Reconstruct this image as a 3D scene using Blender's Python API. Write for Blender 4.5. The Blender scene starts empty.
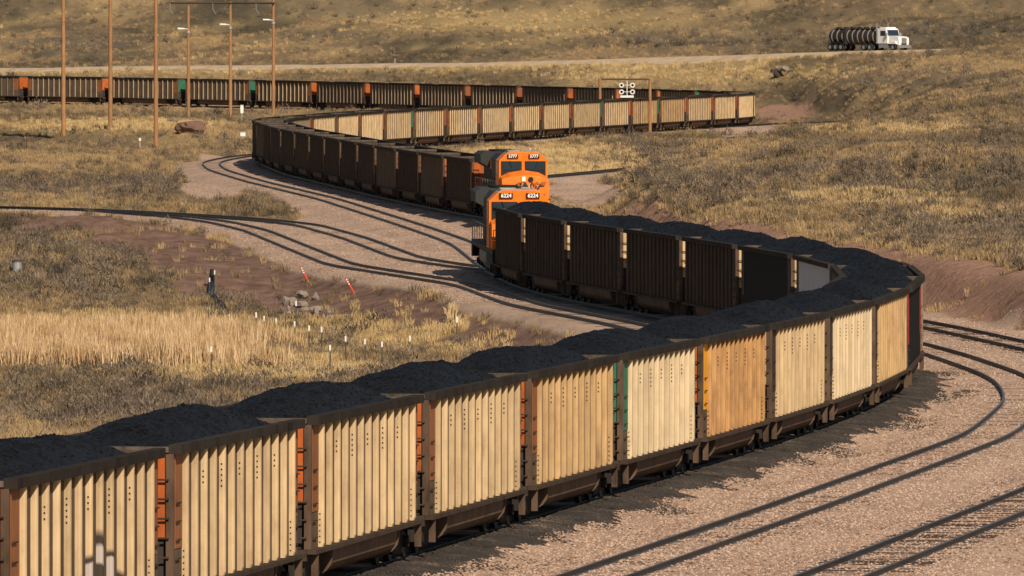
import bpy, bmesh, math, random
import numpy as np
from mathutils import Vector, Matrix

random.seed(7)
rng = np.random.default_rng(11)
scene = bpy.context.scene
R = math.radians

# ------------------------------------------------------------------ camera, sky, sun, exposure
FPX, YH, CAMH = 9300.0, 12.0, 13.45          # focal length in pixels, horizon row, eye height above the rails
cam_d = bpy.data.cameras.new('camera')
cam_d.sensor_width = 36.0
cam_d.lens = FPX / 1024 * 36.0
cam_d.clip_start = 1.0
cam_d.clip_end = 8000.0
cam = bpy.data.objects.new('camera', cam_d)
scene.collection.objects.link(cam)
cam.location = (0, 0, CAMH)
cam.rotation_euler = (math.pi / 2 - math.atan((288 - YH) / FPX), 0, 0)
scene.camera = cam

SUN_AZ, SUN_EL = R(69), R(37)                 # azimuth measured from +X towards the camera
sun_dir = Vector((math.cos(SUN_AZ) * math.cos(SUN_EL), -math.sin(SUN_AZ) * math.cos(SUN_EL), math.sin(SUN_EL)))
world = bpy.data.worlds.new('World')
scene.world = world
world.use_nodes = True
wn = world.node_tree
wn.nodes.clear()
sky = wn.nodes.new('ShaderNodeTexSky')
sky.sky_type = 'NISHITA'
sky.sun_disc = False
sky.sun_elevation = SUN_EL
sky.sun_rotation = math.atan2(sun_dir.x, sun_dir.y)
bg = wn.nodes.new('ShaderNodeBackground')
bg.inputs['Strength'].default_value = 0.05
wo = wn.nodes.new('ShaderNodeOutputWorld')
wn.links.new(sky.outputs[0], bg.inputs[0])
wn.links.new(bg.outputs[0], wo.inputs[0])
sun_l = bpy.data.lights.new('sun', 'SUN')
sun_l.energy = 5.0
sun_l.angle = R(0.5)
sun_l.color = (1.0, 0.86, 0.68)
sun = bpy.data.objects.new('sun', sun_l)
scene.collection.objects.link(sun)
sun.rotation_euler = sun_dir.to_track_quat('Z', 'Y').to_euler()
sun.location = (60, -40, 80)
vs = scene.view_settings
vs.view_transform = 'Standard'
vs.look = 'None'
vs.exposure = 0.03
vs.gamma = 1.0
vs.use_curve_mapping = False
scene.render.engine = 'CYCLES'
scene.cycles.diffuse_bounces = 2

COL = scene.collection

# ------------------------------------------------------------------ small helpers
def srgb(r, g, b):
    f = lambda c: ((c / 255) / 12.92 if c / 255 <= 0.04045 else (((c / 255) + 0.055) / 1.055) ** 2.4)
    return (f(r), f(g), f(b))

def tag(o, label=None, cat=None, group=None, kind=None):
    if label: o['label'] = label
    if cat: o['category'] = cat
    if group: o['group'] = group
    if kind: o['kind'] = kind
    return o

def empty(name, loc=(0, 0, 0), rz=0.0):
    o = bpy.data.objects.new(name, None)
    o.empty_display_size = 0.3
    COL.objects.link(o)
    o.location = loc
    o.rotation_euler = (0, 0, rz)
    return o

class MB:
    def __init__(s): s.v = []; s.f = []
    def add(s, verts, faces):
        n = len(s.v); s.v += [tuple(v) for v in verts]; s.f += [tuple(i + n for i in f) for f in faces]; return s
    def box(s, x0, x1, y0, y1, z0, z1):
        return s.add([(x0, y0, z0), (x1, y0, z0), (x1, y1, z0), (x0, y1, z0), (x0, y0, z1), (x1, y0, z1), (x1, y1, z1), (x0, y1, z1)],
                     [(3, 2, 1, 0), (4, 5, 6, 7), (0, 1, 5, 4), (1, 2, 6, 5), (2, 3, 7, 6), (3, 0, 4, 7)])
    def prism(s, pts, a, b, axis='y'):
        # pts: closed 2-D outline; extruded from a to b along the axis
        n = len(pts)
        def P(p, t):
            return {'y': (p[0], t, p[1]), 'x': (t, p[0], p[1]), 'z': (p[0], p[1], t)}[axis]
        vs_ = [P(p, a) for p in pts] + [P(p, b) for p in pts]
        fs = [tuple(range(n))[::-1], tuple(range(n, 2 * n))]
        for i in range(n):
            j = (i + 1) % n
            fs.append((i, j, n + j, n + i))
        return s.add(vs_, fs)
    def tube(s, p, q, r0, r1=None, n=8):
        p, q = Vector(p), Vector(q)
        r1 = r0 if r1 is None else r1
        d = (q - p)
        if d.length < 1e-6: return s
        z = d.normalized()
        x = z.orthogonal().normalized(); y = z.cross(x)
        vs_ = []
        for c, r in ((p, r0), (q, r1)):
            for i in range(n):
                a = 2 * math.pi * i / n
                vs_.append(c + x * (r * math.cos(a)) + y * (r * math.sin(a)))
        fs = [tuple(range(n))[::-1], tuple(range(n, 2 * n))]
        for i in range(n):
            j = (i + 1) % n
            fs.append((i, j, n + j, n + i))
        return s.add(vs_, fs)
    def path(s, pts, r, n=6):
        for a, b in zip(pts[:-1], pts[1:]): s.tube(a, b, r, r, n)
        return s
    def lathe(s, prof, c=(0, 0, 0), axis='z', n=14):
        # prof: [(radius, along)]
        vs_ = []; fs = []
        for r, t in prof:
            for i in range(n):
                a = 2 * math.pi * i / n
                u, w = r * math.cos(a), r * math.sin(a)
                vs_.append({'z': (c[0] + u, c[1] + w, c[2] + t), 'x': (c[0] + t, c[1] + u, c[2] + w), 'y': (c[0] + w, c[1] + t, c[2] + u)}[axis])
        for k in range(len(prof) - 1):
            for i in range(n):
                j = (i + 1) % n
                fs.append((k * n + i, k * n + j, (k + 1) * n + j, (k + 1) * n + i))
        fs.append(tuple(range(n))[::-1]); fs.append(tuple((len(prof) - 1) * n + i for i in range(n)))
        return s.add(vs_, fs)
    def mesh(s, name, smooth=False):
        me = bpy.data.meshes.new(name)
        me.from_pydata(s.v, [], s.f)
        bm = bmesh.new(); bm.from_mesh(me); bmesh.ops.recalc_face_normals(bm, faces=bm.faces); bm.to_mesh(me); bm.free()
        if smooth: me.polygons.foreach_set('use_smooth', [True] * len(me.polygons))
        me.update()
        return me
    def build(s, name, mat, parent=None, smooth=False):
        return put(name, s.mesh(name, smooth), mat, parent)

def put(name, me, mat, parent=None, loc=None, rz=None):
    o = bpy.data.objects.new(name, me)
    COL.objects.link(o)
    if mat is not None:
        if len(me.materials) == 0: me.materials.append(None)
        o.material_slots[0].link = 'OBJECT'
        o.material_slots[0].material = mat
    if parent is not None: o.parent = parent
    if loc is not None: o.location = loc
    if rz is not None: o.rotation_euler = (0, 0, rz)
    return o

def np_mesh(name, V, Fq, smooth=True):
    me = bpy.data.meshes.new(name)
    V = np.asarray(V, np.float32); Fq = np.asarray(Fq, np.int32)
    me.vertices.add(len(V)); me.vertices.foreach_set('co', V.ravel())
    k = Fq.shape[1]
    me.loops.add(Fq.size); me.loops.foreach_set('vertex_index', Fq.ravel())
    me.polygons.add(len(Fq)); me.polygons.foreach_set('loop_start', np.arange(0, Fq.size, k, dtype=np.int32))
    me.polygons.foreach_set('loop_total', np.full(len(Fq), k, np.int32))
    me.polygons.foreach_set('use_smooth', np.full(len(Fq), smooth, bool))
    me.update(calc_edges=True); me.validate()
    return me

def text_mesh(txt, size, shear=0.0, extrude=0.01, bold=0.0):
    cu = bpy.data.curves.new('lettering', 'FONT')
    cu.body = txt; cu.size = size; cu.shear = shear; cu.extrude = extrude; cu.offset = bold
    cu.align_x = 'CENTER'; cu.align_y = 'CENTER'; cu.resolution_u = 3
    ob = bpy.data.objects.new('lettering', cu)
    COL.objects.link(ob)
    me = bpy.data.meshes.new_from_object(ob.evaluated_get(bpy.context.evaluated_depsgraph_get()))
    bpy.data.objects.remove(ob); bpy.data.curves.remove(cu)
    return me

# ------------------------------------------------------------------ materials
def mat_nodes(name):
    m = bpy.data.materials.new(name); m.use_nodes = True
    nt = m.node_tree; b = nt.nodes['Principled BSDF']
    return m, nt, b

def N(nt, t, **kw):
    n = nt.nodes.new(t)
    for k, v in kw.items():
        if k in n.inputs.keys(): n.inputs[k].default_value = v
        else: setattr(n, k, v)
    return n

def noise(nt, vec, scale, detail=4, rough=0.6):
    n = N(nt, 'ShaderNodeTexNoise'); n.inputs['Scale'].default_value = scale
    n.inputs['Detail'].default_value = detail; n.inputs['Roughness'].default_value = rough
    if vec is not None: nt.links.new(vec, n.inputs['Vector'])
    return n.outputs['Fac']

def ramp(nt, fac, stops):
    r = N(nt, 'ShaderNodeValToRGB')
    e = r.color_ramp.elements
    while len(e) < len(stops): e.new(0.5)
    for el, (p, c) in zip(e, stops):
        el.position = p; el.color = (*c, 1) if len(c) == 3 else c
    nt.links.new(fac, r.inputs['Fac'])
    return r.outputs['Color']

def mix(nt, fac, a, b, blend='MIX'):
    m = N(nt, 'ShaderNodeMix'); m.data_type = 'RGBA'; m.blend_type = blend
    def setin(sock, v):
        if isinstance(v, bpy.types.NodeSocket): nt.links.new(v, sock)
        elif isinstance(v, (tuple, list)): sock.default_value = (*v, 1) if len(v) == 3 else v
        else: sock.default_value = v
    setin(m.inputs['Factor'], fac); setin(m.inputs['A'], a); setin(m.inputs['B'], b)
    return m.outputs['Result']

def math_n(nt, op, a, b=None, clamp=False):
    m = N(nt, 'ShaderNodeMath'); m.operation = op; m.use_clamp = clamp
    for i, v in enumerate((a, b)):
        if v is None: continue
        if isinstance(v, bpy.types.NodeSocket): nt.links.new(v, m.inputs[i])
        else: m.inputs[i].default_value = v
    return m.outputs[0]

def world_pos(nt, sx=1, sy=1, sz=1):
    g = N(nt, 'ShaderNodeNewGeometry')
    mp = N(nt, 'ShaderNodeMapping'); mp.inputs['Scale'].default_value = (sx, sy, sz)
    nt.links.new(g.outputs['Position'], mp.inputs['Vector'])
    return mp.outputs[0]

def paint(name, base, dirt=(0.06, 0.045, 0.035), amount=0.5, rough=0.6, metal=0.0, streak=True, var=0.12):
    """weathered paint: vertical streaks and blotches of grime over a base colour"""
    m, nt, b = mat_nodes(name)
    p1 = world_pos(nt, 1, 1, 0.18 if streak else 1)
    n1 = noise(nt, p1, 5.0, 5, 0.65)
    n2 = noise(nt, world_pos(nt), 1.1, 4, 0.6)
    f = math_n(nt, 'MULTIPLY', n1, n2)
    f = math_n(nt, 'MULTIPLY', math_n(nt, 'SUBTRACT', f, 0.17, True), 3.2 * amount, True)
    oi = N(nt, 'ShaderNodeObjectInfo')
    hv = N(nt, 'ShaderNodeHueSaturation')
    hv.inputs['Color'].default_value = (*base, 1)
    nt.links.new(math_n(nt, 'ADD', math_n(nt, 'MULTIPLY', oi.outputs['Random'], var * 2), 1 - var), hv.inputs['Value'])
    col = mix(nt, f, hv.outputs[0], dirt)
    nt.links.new(col, b.inputs['Base Color'])
    b.inputs['Roughness'].default_value = rough
    b.inputs['Metallic'].default_value = metal
    b.inputs['Specular IOR Level'].default_value = 0.08
    return m

def plain(name, c, rough=0.7, metal=0.0, spec=0.3, emit=None):
    m, nt, b = mat_nodes(name)
    n = noise(nt, world_pos(nt), 7.0, 3)
    nt.links.new(mix(nt, n, tuple(x * 0.75 for x in c), tuple(min(1, x * 1.2) for x in c)), b.inputs['Base Color'])
    b.inputs['Roughness'].default_value = rough; b.inputs['Metallic'].default_value = metal
    b.inputs['Specular IOR Level'].default_value = spec
    return m

M = {}
M['cream'] = paint('rib_paint_cream', (0.57, 0.42, 0.245), (0.17, 0.10, 0.058), 0.6, 0.6)
M['pale'] = paint('rib_paint_pale', (0.63, 0.50, 0.32), (0.2, 0.13, 0.08), 0.5, 0.6)
M['tan'] = paint('rib_paint_tan', (0.53, 0.35, 0.175), (0.14, 0.085, 0.045), 0.65, 0.6)
M['rusty'] = paint('rib_paint_rusty', (0.48, 0.27, 0.115), (0.12, 0.065, 0.035), 0.8, 0.6)
M['grimy'] = paint('rib_paint_grimy', (0.11, 0.083, 0.06), (0.06, 0.045, 0.035), 0.6, 0.7)  # for cars seen in shade: the shade is darkened into the rib colour
M['grimy_light'] = paint('rib_paint_grimy_light', (0.20, 0.15, 0.105), (0.08, 0.06, 0.045), 0.6, 0.7)  # lighter rib colour with shade painted in; also the far row's dull ribs
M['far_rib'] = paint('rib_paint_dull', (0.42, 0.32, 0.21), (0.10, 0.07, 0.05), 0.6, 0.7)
M['rust_end'] = paint('end_rust', (0.30, 0.10, 0.045), (0.08, 0.04, 0.03), 0.6, 0.6)
M['sheet'] = paint('side_sheet_brown', (0.135, 0.095, 0.066), (0.05, 0.036, 0.027), 0.8, 0.75)
M['steel'] = paint('grimy_steel', (0.075, 0.054, 0.041), (0.022, 0.017, 0.014), 0.9, 0.8)
M['post'] = paint('corner_post_paint', (0.13, 0.085, 0.058), (0.03, 0.021, 0.016), 1.1, 0.8)
M['chord'] = paint('top_chord_paint', (0.040, 0.032, 0.026), (0.012, 0.011, 0.010), 1.2, 0.8)
M['end_chord'] = paint('end_chord_paint', (0.13, 0.10, 0.075), (0.02, 0.018, 0.017), 1.2, 0.7)
M['under'] = paint('running_gear_black', (0.035, 0.03, 0.027), (0.015, 0.013, 0.012), 0.6, 0.7)
M['tub'] = paint('tub_brown', (0.15, 0.10, 0.068), (0.04, 0.03, 0.023), 0.9, 0.7)
M['orange_end'] = paint('end_orange', (0.56, 0.135, 0.032), (0.10, 0.05, 0.035), 0.95, 0.55)
M['green_end'] = paint('end_green', (0.04, 0.16, 0.10), (0.05, 0.05, 0.04), 0.5, 0.55)
M['cream_end'] = paint('end_cream', (0.60, 0.42, 0.24), (0.16, 0.10, 0.06), 0.5, 0.6)
M['brown_patch'] = paint('corner_brown', (0.30, 0.12, 0.05), (0.08, 0.05, 0.04), 0.6, 0.6)
M['yellow_patch'] = paint('corner_yellow', (0.80, 0.36, 0.02), (0.2, 0.1, 0.04), 0.35, 0.55)
M['red_patch'] = paint('corner_red', (0.45, 0.02, 0.03), (0.1, 0.02, 0.02), 0.3, 0.55)
M['dark_patch'] = paint('corner_dark', (0.05, 0.04, 0.035), (0.02, 0.02, 0.02), 0.5, 0.6)
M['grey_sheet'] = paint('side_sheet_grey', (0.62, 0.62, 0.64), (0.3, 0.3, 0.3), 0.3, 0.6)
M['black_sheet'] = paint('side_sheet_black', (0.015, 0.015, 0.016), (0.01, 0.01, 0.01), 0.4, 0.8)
M['inside'] = paint('car_inside', (0.06, 0.05, 0.045), (0.02, 0.018, 0.017), 0.6, 0.7)
M['tread'] = plain('wheel_tread', (0.04, 0.034, 0.03), 0.6, 0.2)
M['rivet'] = plain('rivet_dark', (0.03, 0.022, 0.018), 0.8)
M['orange'] = paint('locomotive_orange', (0.88, 0.21, 0.018), (0.16, 0.06, 0.025), 0.55, 0.4, var=0.0)
M['loco_grey'] = paint('locomotive_roof_grey', (0.045, 0.047, 0.045), (0.04, 0.04, 0.04), 0.5, 0.6)
M['loco_black'] = paint('locomotive_black', (0.02, 0.02, 0.02), (0.05, 0.04, 0.035), 0.5, 0.6)
M['loco_silver'] = paint('locomotive_silver', (0.35, 0.33, 0.30), (0.1, 0.08, 0.06), 0.5, 0.6)
M['letter_black'] = plain('letter_black', (0.012, 0.012, 0.012), 0.6)
M['letter_white'] = plain('letter_white', (0.85, 0.83, 0.78), 0.6)
M['lens'] = plain('lamp_lens', (0.9, 0.88, 0.8), 0.2, 0.0, 0.6)
M['wood'] = paint('pole_wood', (0.36, 0.19, 0.09), (0.12, 0.08, 0.05), 0.6, 0.85)
M['bar'] = plain('crossarm_dark', (0.07, 0.05, 0.04), 0.8)
M['white'] = plain('white_paint', (0.78, 0.76, 0.72), 0.5)
M['galv'] = plain('galvanised_metal', (0.40, 0.42, 0.42), 0.45, 0.4)
M['postgreen'] = plain('fence_post_dark', (0.06, 0.06, 0.05), 0.7)
M['marker_red'] = plain('marker_red', (0.65, 0.06, 0.03), 0.5)
M['pipe'] = plain('pipe_black', (0.012, 0.014, 0.014), 0.5)
M['rubber'] = plain('tyre_rubber', (0.02, 0.02, 0.02), 0.85)
M['truck_white'] = plain('truck_white', (0.85, 0.85, 0.84), 0.35)
M['tank_black'] = plain('tank_black', (0.03, 0.03, 0.032), 0.45)
M['chrome'] = plain('chrome', (0.6, 0.6, 0.6), 0.25, 0.8)
M['tank_band'] = plain('tank_band', (0.30, 0.26, 0.21), 0.5)

def glass_mat():
    m, nt, b = mat_nodes('dark_glass')
    b.inputs['Base Color'].default_value = (0.02, 0.035, 0.05, 1)
    b.inputs['Roughness'].default_value = 0.08
    b.inputs['Specular IOR Level'].default_value = 0.8
    return m
M['glass'] = glass_mat()

def coal_mat(name, tint=1.0):
    m, nt, b = mat_nodes(name)
    p = world_pos(nt)
    n1 = noise(nt, p, 11.0, 5, 0.75)
    n2 = noise(nt, p, 0.9, 3, 0.5)
    v = N(nt, 'ShaderNodeTexVoronoi'); v.inputs['Scale'].default_value = 9.0
    nt.links.new(p, v.inputs['Vector'])
    f = math_n(nt, 'ADD', math_n(nt, 'MULTIPLY', n1, 0.7), math_n(nt, 'MULTIPLY', n2, 0.4))
    c = ramp(nt, f, [(0.3, tuple(tint * x for x in (0.008, 0.008, 0.009))), (0.62, tuple(tint * x for x in (0.02, 0.02, 0.022))), (0.8, tuple(tint * x for x in (0.05, 0.048, 0.046)))])
    nt.links.new(c, b.inputs['Base Color'])
    b.inputs['Roughness'].default_value = 0.5
    b.inputs['Specular IOR Level'].default_value = 0.22
    bp = N(nt, 'ShaderNodeBump'); bp.inputs['Strength'].default_value = 0.9; bp.inputs['Distance'].default_value = 0.08
    nt.links.new(math_n(nt, 'ADD', n1, v.outputs['Distance']), bp.inputs['Height'])
    nt.links.new(bp.outputs[0], b.inputs['Normal'])
    return m
M['coal'] = coal_mat('coal', 0.38)

def spill_mat():
    m, nt, b = mat_nodes('spilled_coal')
    p = world_pos(nt)
    n1 = noise(nt, p, 14.0, 5, 0.8)
    n2 = noise(nt, p, 0.8, 3, 0.5)
    f = math_n(nt, 'ADD', math_n(nt, 'MULTIPLY', n1, 0.75), math_n(nt, 'MULTIPLY', n2, 0.4))
    nt.links.new(ramp(nt, f, [(0.35, (0.014, 0.012, 0.011)), (0.55, (0.034, 0.027, 0.022)), (0.66, (0.075, 0.056, 0.043)), (0.76, (0.34, 0.25, 0.185))]), b.inputs['Base Color'])
    b.inputs['Roughness'].default_value = 0.9
    bp = N(nt, 'ShaderNodeBump'); bp.inputs['Strength'].default_value = 1.0; bp.inputs['Distance'].default_value = 0.06
    nt.links.new(n1, bp.inputs['Height']); nt.links.new(bp.outputs[0], b.inputs['Normal'])
    return m
M['spill'] = spill_mat()

def rail_mat():
    m, nt, b = mat_nodes('rail_steel')
    n = noise(nt, world_pos(nt), 3.0, 4)
    g = N(nt, 'ShaderNodeNewGeometry')
    sx = N(nt, 'ShaderNodeSeparateXYZ'); nt.links.new(g.outputs['Normal'], sx.inputs[0])
    side = ramp(nt, n, [(0.3, (0.006, 0.0055, 0.0055)), (0.7, (0.016, 0.013, 0.012))])
    up = math_n(nt, 'GREATER_THAN', sx.outputs['Z'], 0.9)
    nt.links.new(mix(nt, up, side, (0.17, 0.18, 0.20)), b.inputs['Base Color'])
    nt.links.new(math_n(nt, 'MULTIPLY', up, 0.6), b.inputs['Metallic'])
    b.inputs['Roughness'].default_value = 0.5
    return m
M['rail'] = rail_mat()
M['tie'] = paint('tie_timber', (0.07, 0.05, 0.04), (0.03, 0.024, 0.02), 0.6, 0.9)

# ------------------------------------------------------------------ plan of the tracks (d = distance from the camera, X = sideways)
def curve(pts, sig=9.0):
    pts = sorted(pts)
    d = np.array([p[0] for p in pts], float); x = np.array([p[1] for p in pts], float)
    g = np.arange(d[0], d[-1] + 0.01, 1.0)
    gp = np.concatenate([g[0] - np.arange(60, 0, -1), g, g[-1] + np.arange(1, 61)])
    xp = np.interp(gp, d, x)
    s0 = (x[1] - x[0]) / (d[1] - d[0]); s1 = (x[-1] - x[-2]) / (d[-1] - d[-2])
    xp = np.where(gp < d[0], x[0] + s0 * (gp - d[0]), xp); xp = np.where(gp > d[-1], x[-1] + s1 * (gp - d[-1]), xp)
    k = np.exp(-0.5 * (np.arange(-60, 61) / sig) ** 2); k /= k.sum()
    return g, np.convolve(xp, k, 'same')[60:-60]

TR = {}
TR['loaded'] = curve([(105, -19.2), (149.5, -12.6), (165.5, -10.2), (181.5, -7.9), (197.5, -5.57), (213.5, -3.23), (229.5, -.86), (245.5, 1.6), (261.5, 4.05), (277.5, 6.43),
                      (293.5, 8.72), (309.5, 10.75), (326, 12.65), (342, 13.8), (356, 14.05), (372, 13.0), (387, 11.1), (403, 9.2), (419, 6.8), (435, 4.2),
                      (451, 2.05), (466, .65), (495, -.85), (546, -2.8), (600, -7.2), (674, -13.3), (744, -20.5), (800, -25.4), (840, -27.4), (875, -25.9), (920, -19.5), (965, -10.0), (1000, -2.0)])
TR['empties'] = curve([(105, -14), (150, -6.8), (204.6, 1.75), (240, 7.3), (291, 14.95), (322, 17.9), (338, 18.45), (347, 18.35), (368, 17.2), (379, 16.3), (395, 14.6), (411, 12.9), (443, 8.8),
                       (474, 5.8), (500, 4.3), (540, 3.0), (560, 2.2), (583, 1.35), (605, -.45), (632, -3.8), (676, -8.6), (722, -13.0), (778, -18.3), (833, -21.9), (858, -21.6), (872, -19.9), (888, -17.9),
                       (904, -16.0), (920, -13.8), (935, -11.3), (951, -8.0), (967, -4.6), (983, -1.3), (999, 1.9), (1015, 5.2), (1030, 8.6), (1046, 11.9), (1062, 15.4), (1078, 18.8),
                       (1094, 22.3), (1110, 25.5), (1122, 27.6), (1134, 28.4), (1146, 27.4), (1157, 24.8), (1166, 21.9), (1182, 17.5), (1197, 12.0), (1212, 5.5), (1227, -1.3), (1241, -8.0),
                       (1256, -14.8), (1271, -22.0), (1285, -30.3), (1298, -39.6), (1310, -50.8), (1322, -62.4), (1332, -76), (1341, -92), (1348, -110)], 5.0)
TR['outer'] = curve([(105, -9.5), (150, -2), (204.7, 7.0), (249, 14.3), (291, 20.6), (322, 23.6), (350, 23.7), (378, 20.9), (407, 18.0), (440, 12.8), (480, 6.6), (510, 4.2)])
TR['siding'] = curve([(490, .2), (497, -2.3), (515, -5.7), (558, -9.4), (592, -13.1), (607, -16.7), (616, -20.0), (625, -23.5), (637, -28.9), (645, -35.5), (655, -46), (664, -58)], 4.0)
TR['inner'] = curve([(300, 4.0), (320, 6.5), (350, 8.9), (380, 7.9), (406, 4.9), (434, .6), (467, -2.1), (489, -6.6), (502, -9.2), (541, -12.7), (577, -15.9), (600, -18.9), (616, -22.3), (630, -27.0), (637, -29.0)], 4.0)
TR['spur'] = curve([(722, -8.5), (735, -4.5), (767, 3.0), (801, 9.5), (840, 16.5), (900, 27)])
TR['branch'] = curve([(1100, 23.4), (1118, 27.8), (1130, 30.6), (1142, 34.0), (1160, 41), (1190, 56)])

_zd = [100, 309.5, 345, 420, 460, 520, 583, 1000, 1180, 1241, 1285, 1322, 1400, 3000]
_zz = [1.985, .10, 0, -.12, -.18, -.1, 0, -.1, -.15, 0, .14, .5, 1.2, 1.2]
_gd = np.arange(60, 3000, 1.0)
_k = np.exp(-0.5 * (np.arange(-40, 41) / 12.0) ** 2); _k /= _k.sum()
_gz = np.convolve(np.pad(np.interp(_gd, _zd, _zz), 40, 'edge'), _k, 'valid')
def zrail(d): return np.interp(d, _gd, _gz)

def tx(name, d):
    g, x = TR[name]
    return np.interp(d, g, x)

_ARC = {}
def arc_table(name):
    if name in _ARC: return _ARC[name]
    g, x = TR[name]
    s = np.concatenate([[0], np.cumsum(np.hypot(np.diff(g), np.diff(x)))])
    _ARC[name] = (s, g, x)
    return s, g, x
def s_at_d(name, d):
    s, g, x = arc_table(name); return float(np.interp(d, g, s))
def pos_at_s(name, sv):
    s, g, x = arc_table(name)
    d = float(np.interp(sv, s, g)); return Vector((float(np.interp(d, g, x)), d, float(zrail(d))))

# ------------------------------------------------------------------ the lie of the land
_wr = np.random.default_rng(5)
def waves(n, lo, hi):
    L = _wr.uniform(math.log(lo), math.log(hi), n); L = np.exp(L); a = _wr.uniform(0, 2 * math.pi, n)
    return np.stack([np.cos(a) * 2 * math.pi / L, np.sin(a) * 2 * math.pi / L, _wr.uniform(0, 6.28, n), (L / hi) ** 0.8], 1)
W_S, W_M, W_L = waves(14, 2.5, 9), waves(12, 10, 45), waves(10, 70, 300)
def wsum(W, x, y):
    o = np.zeros_like(x)
    for kx, ky, p, a in W: o += a * np.sin(kx * x + ky * y + p)
    return o / math.sqrt((W[:, 3] ** 2).sum() / 2)

def sm(a, b, t):
    t = np.clip((t - a) / (b - a), 0, 1); return t * t * (3 - 2 * t)

_fd = [100, 300, 378, 420, 460, 500, 560, 620, 660, 700, 760, 850, 1000, 1080, 1150, 1220, 1300, 1500]
_fx = [40, 36, 28, 21.2, 17.0, 12.0, 7.6, 6.0, 6.2, 9.5, 17, 27, 38, 43, 50, 44, 38, 30]
_cd = [100, 380, 430, 500, 620, 750, 850, 950, 1100, 1300, 1500]
_cz = [2.0, 2.2, 2.7, 3.4, 4.6, 4.9, 5.5, 6.4, 7.6, 8.0, 8.0]
def road_d(x): return 1420 - 1.02 * x
def road_z(x): return np.interp(x, [-140, -82, 0, 56, 75, 140], [3.2, 3.9, 5.3, 7.3, 7.9, 9.5])

TRACK_RANGE = {k: (v[0][0], v[0][-1]) for k, v in TR.items()}
def track_dist(x, d):
    """distance to the nearest track centre line, vectorised"""
    best = np.full(x.shape, 1e9)
    for k, (g, xs) in TR.items():
        sl = np.gradient(xs, g)
        h = np.interp(d, g, sl)
        dist = np.abs(x - np.interp(d, g, xs)) / np.sqrt(1 + h * h)
        dist = dist + np.maximum(0, g[0] - d) * 3 + np.maximum(0, d - g[-1]) * 3
        best = np.minimum(best, dist)
    return best

def ground(x, d):
    x = np.asarray(x, float); d = np.asarray(d, float)
    zr = zrail(d)
    base = zr - 0.42
    left = tx('loaded', d) - x
    wl = sm(4.5, 12, left) * (1 - sm(455, 520, d))
    base = base * (1 - wl) + (-2.0) * wl
    # far side of the loaded train the ground sinks a little between the curves
    t = x - np.interp(d, _fd, _fx) + 0.9 * wsum(W_M, x * 1.3, d)
    C = np.interp(d, _cd, _cz)
    hill = 1.7 * sm(0, 3.2, t) + (C - 1.7) * (1 - np.exp(-np.maximum(t - 1, 0) / 9.0))
    base = base + hill
    # far slope up to the road and the hillside beyond it
    rd, rz = road_d(x), road_z(x)
    up = np.clip((d - (rd - 120)) / 115, 0, 1) ** 1.25
    target = rz + np.maximum(0, d - rd - 8) * 0.036 + np.maximum(0, d - rd - 260) * 0.05
    far = base * (1 - up) + target * up
    base = np.where(d > rd - 120, far, base)
    # ditch bank by the three near poles
    db = 1037 - (x + 50) * 2.67
    wb = (1 - sm(-36, -29, x)) * sm(880, 930, d) * (1 - sm(1085, 1150, d))
    bank = -0.85 + 1.75 * sm(-5, 7, d - db) - 0.9 * sm(20, 70, d - db)
    base = base + wb * bank
    # roughness
    td = track_dist(x, d)
    free = sm(2.4, 7, td) * (1 - .85 * np.exp(-((d - rd) / 25) ** 2))
    farw = sm(25, 200, d - rd)
    base = base + free * (0.07 * wsum(W_S, x, d) + (0.12 + 0.18 * sm(430, 600, d)) * wsum(W_M, x, d)) + farw * 0.9 * wsum(W_M, x * 0.45, d * 0.30) + farw * 2.2 * wsum(W_L, x * 1.6, d) + farw * 0.9 * wsum(W_M, x * .3, d * .12)
    base = base + 0.25 * free * sm(4, 14, t) * wsum(W_M, x * 2, d * 0.8)
    # ballast beds
    bed = 1 - sm(1.75, 3.6, td)
    base = base * (1 - bed) + (zr - 0.15) * bed
    return base

def uv_of(x, d, z): return 512 + x / d * FPX, YH + (CAMH - z) / d * FPX
def at(u, v, z=-0.4):
    """plan point of a photo point that lies on ground of height z"""
    d = FPX * (CAMH - z) / (v - YH)
    return (u - 512) * d / FPX, d
def atd(u, d): return (u - 512) * d / FPX

_md = np.arange(150, 2200, .5)
def at_ground(u, v):
    x = (u - 512) * _md / FPX
    hit = np.nonzero(CAMH - (v - YH) * _md / FPX <= ground(x, _md))[0]
    i = hit[0] if len(hit) else len(_md) - 1
    return float(x[i]), float(_md[i])

def poly_dist(x, d, pts):
    best = np.full(x.shape, 1e9)
    for (x0, y0), (x1, y1) in zip(pts[:-1], pts[1:]):
        vx, vy = x1 - x0, y1 - y0; L = vx * vx + vy * vy + 1e-9
        t = np.clip(((x - x0) * vx + (d - y0) * vy) / L, 0, 1)
        best = np.minimum(best, np.hypot(x - x0 - t * vx, d - y0 - t * vy))
    return best

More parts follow.
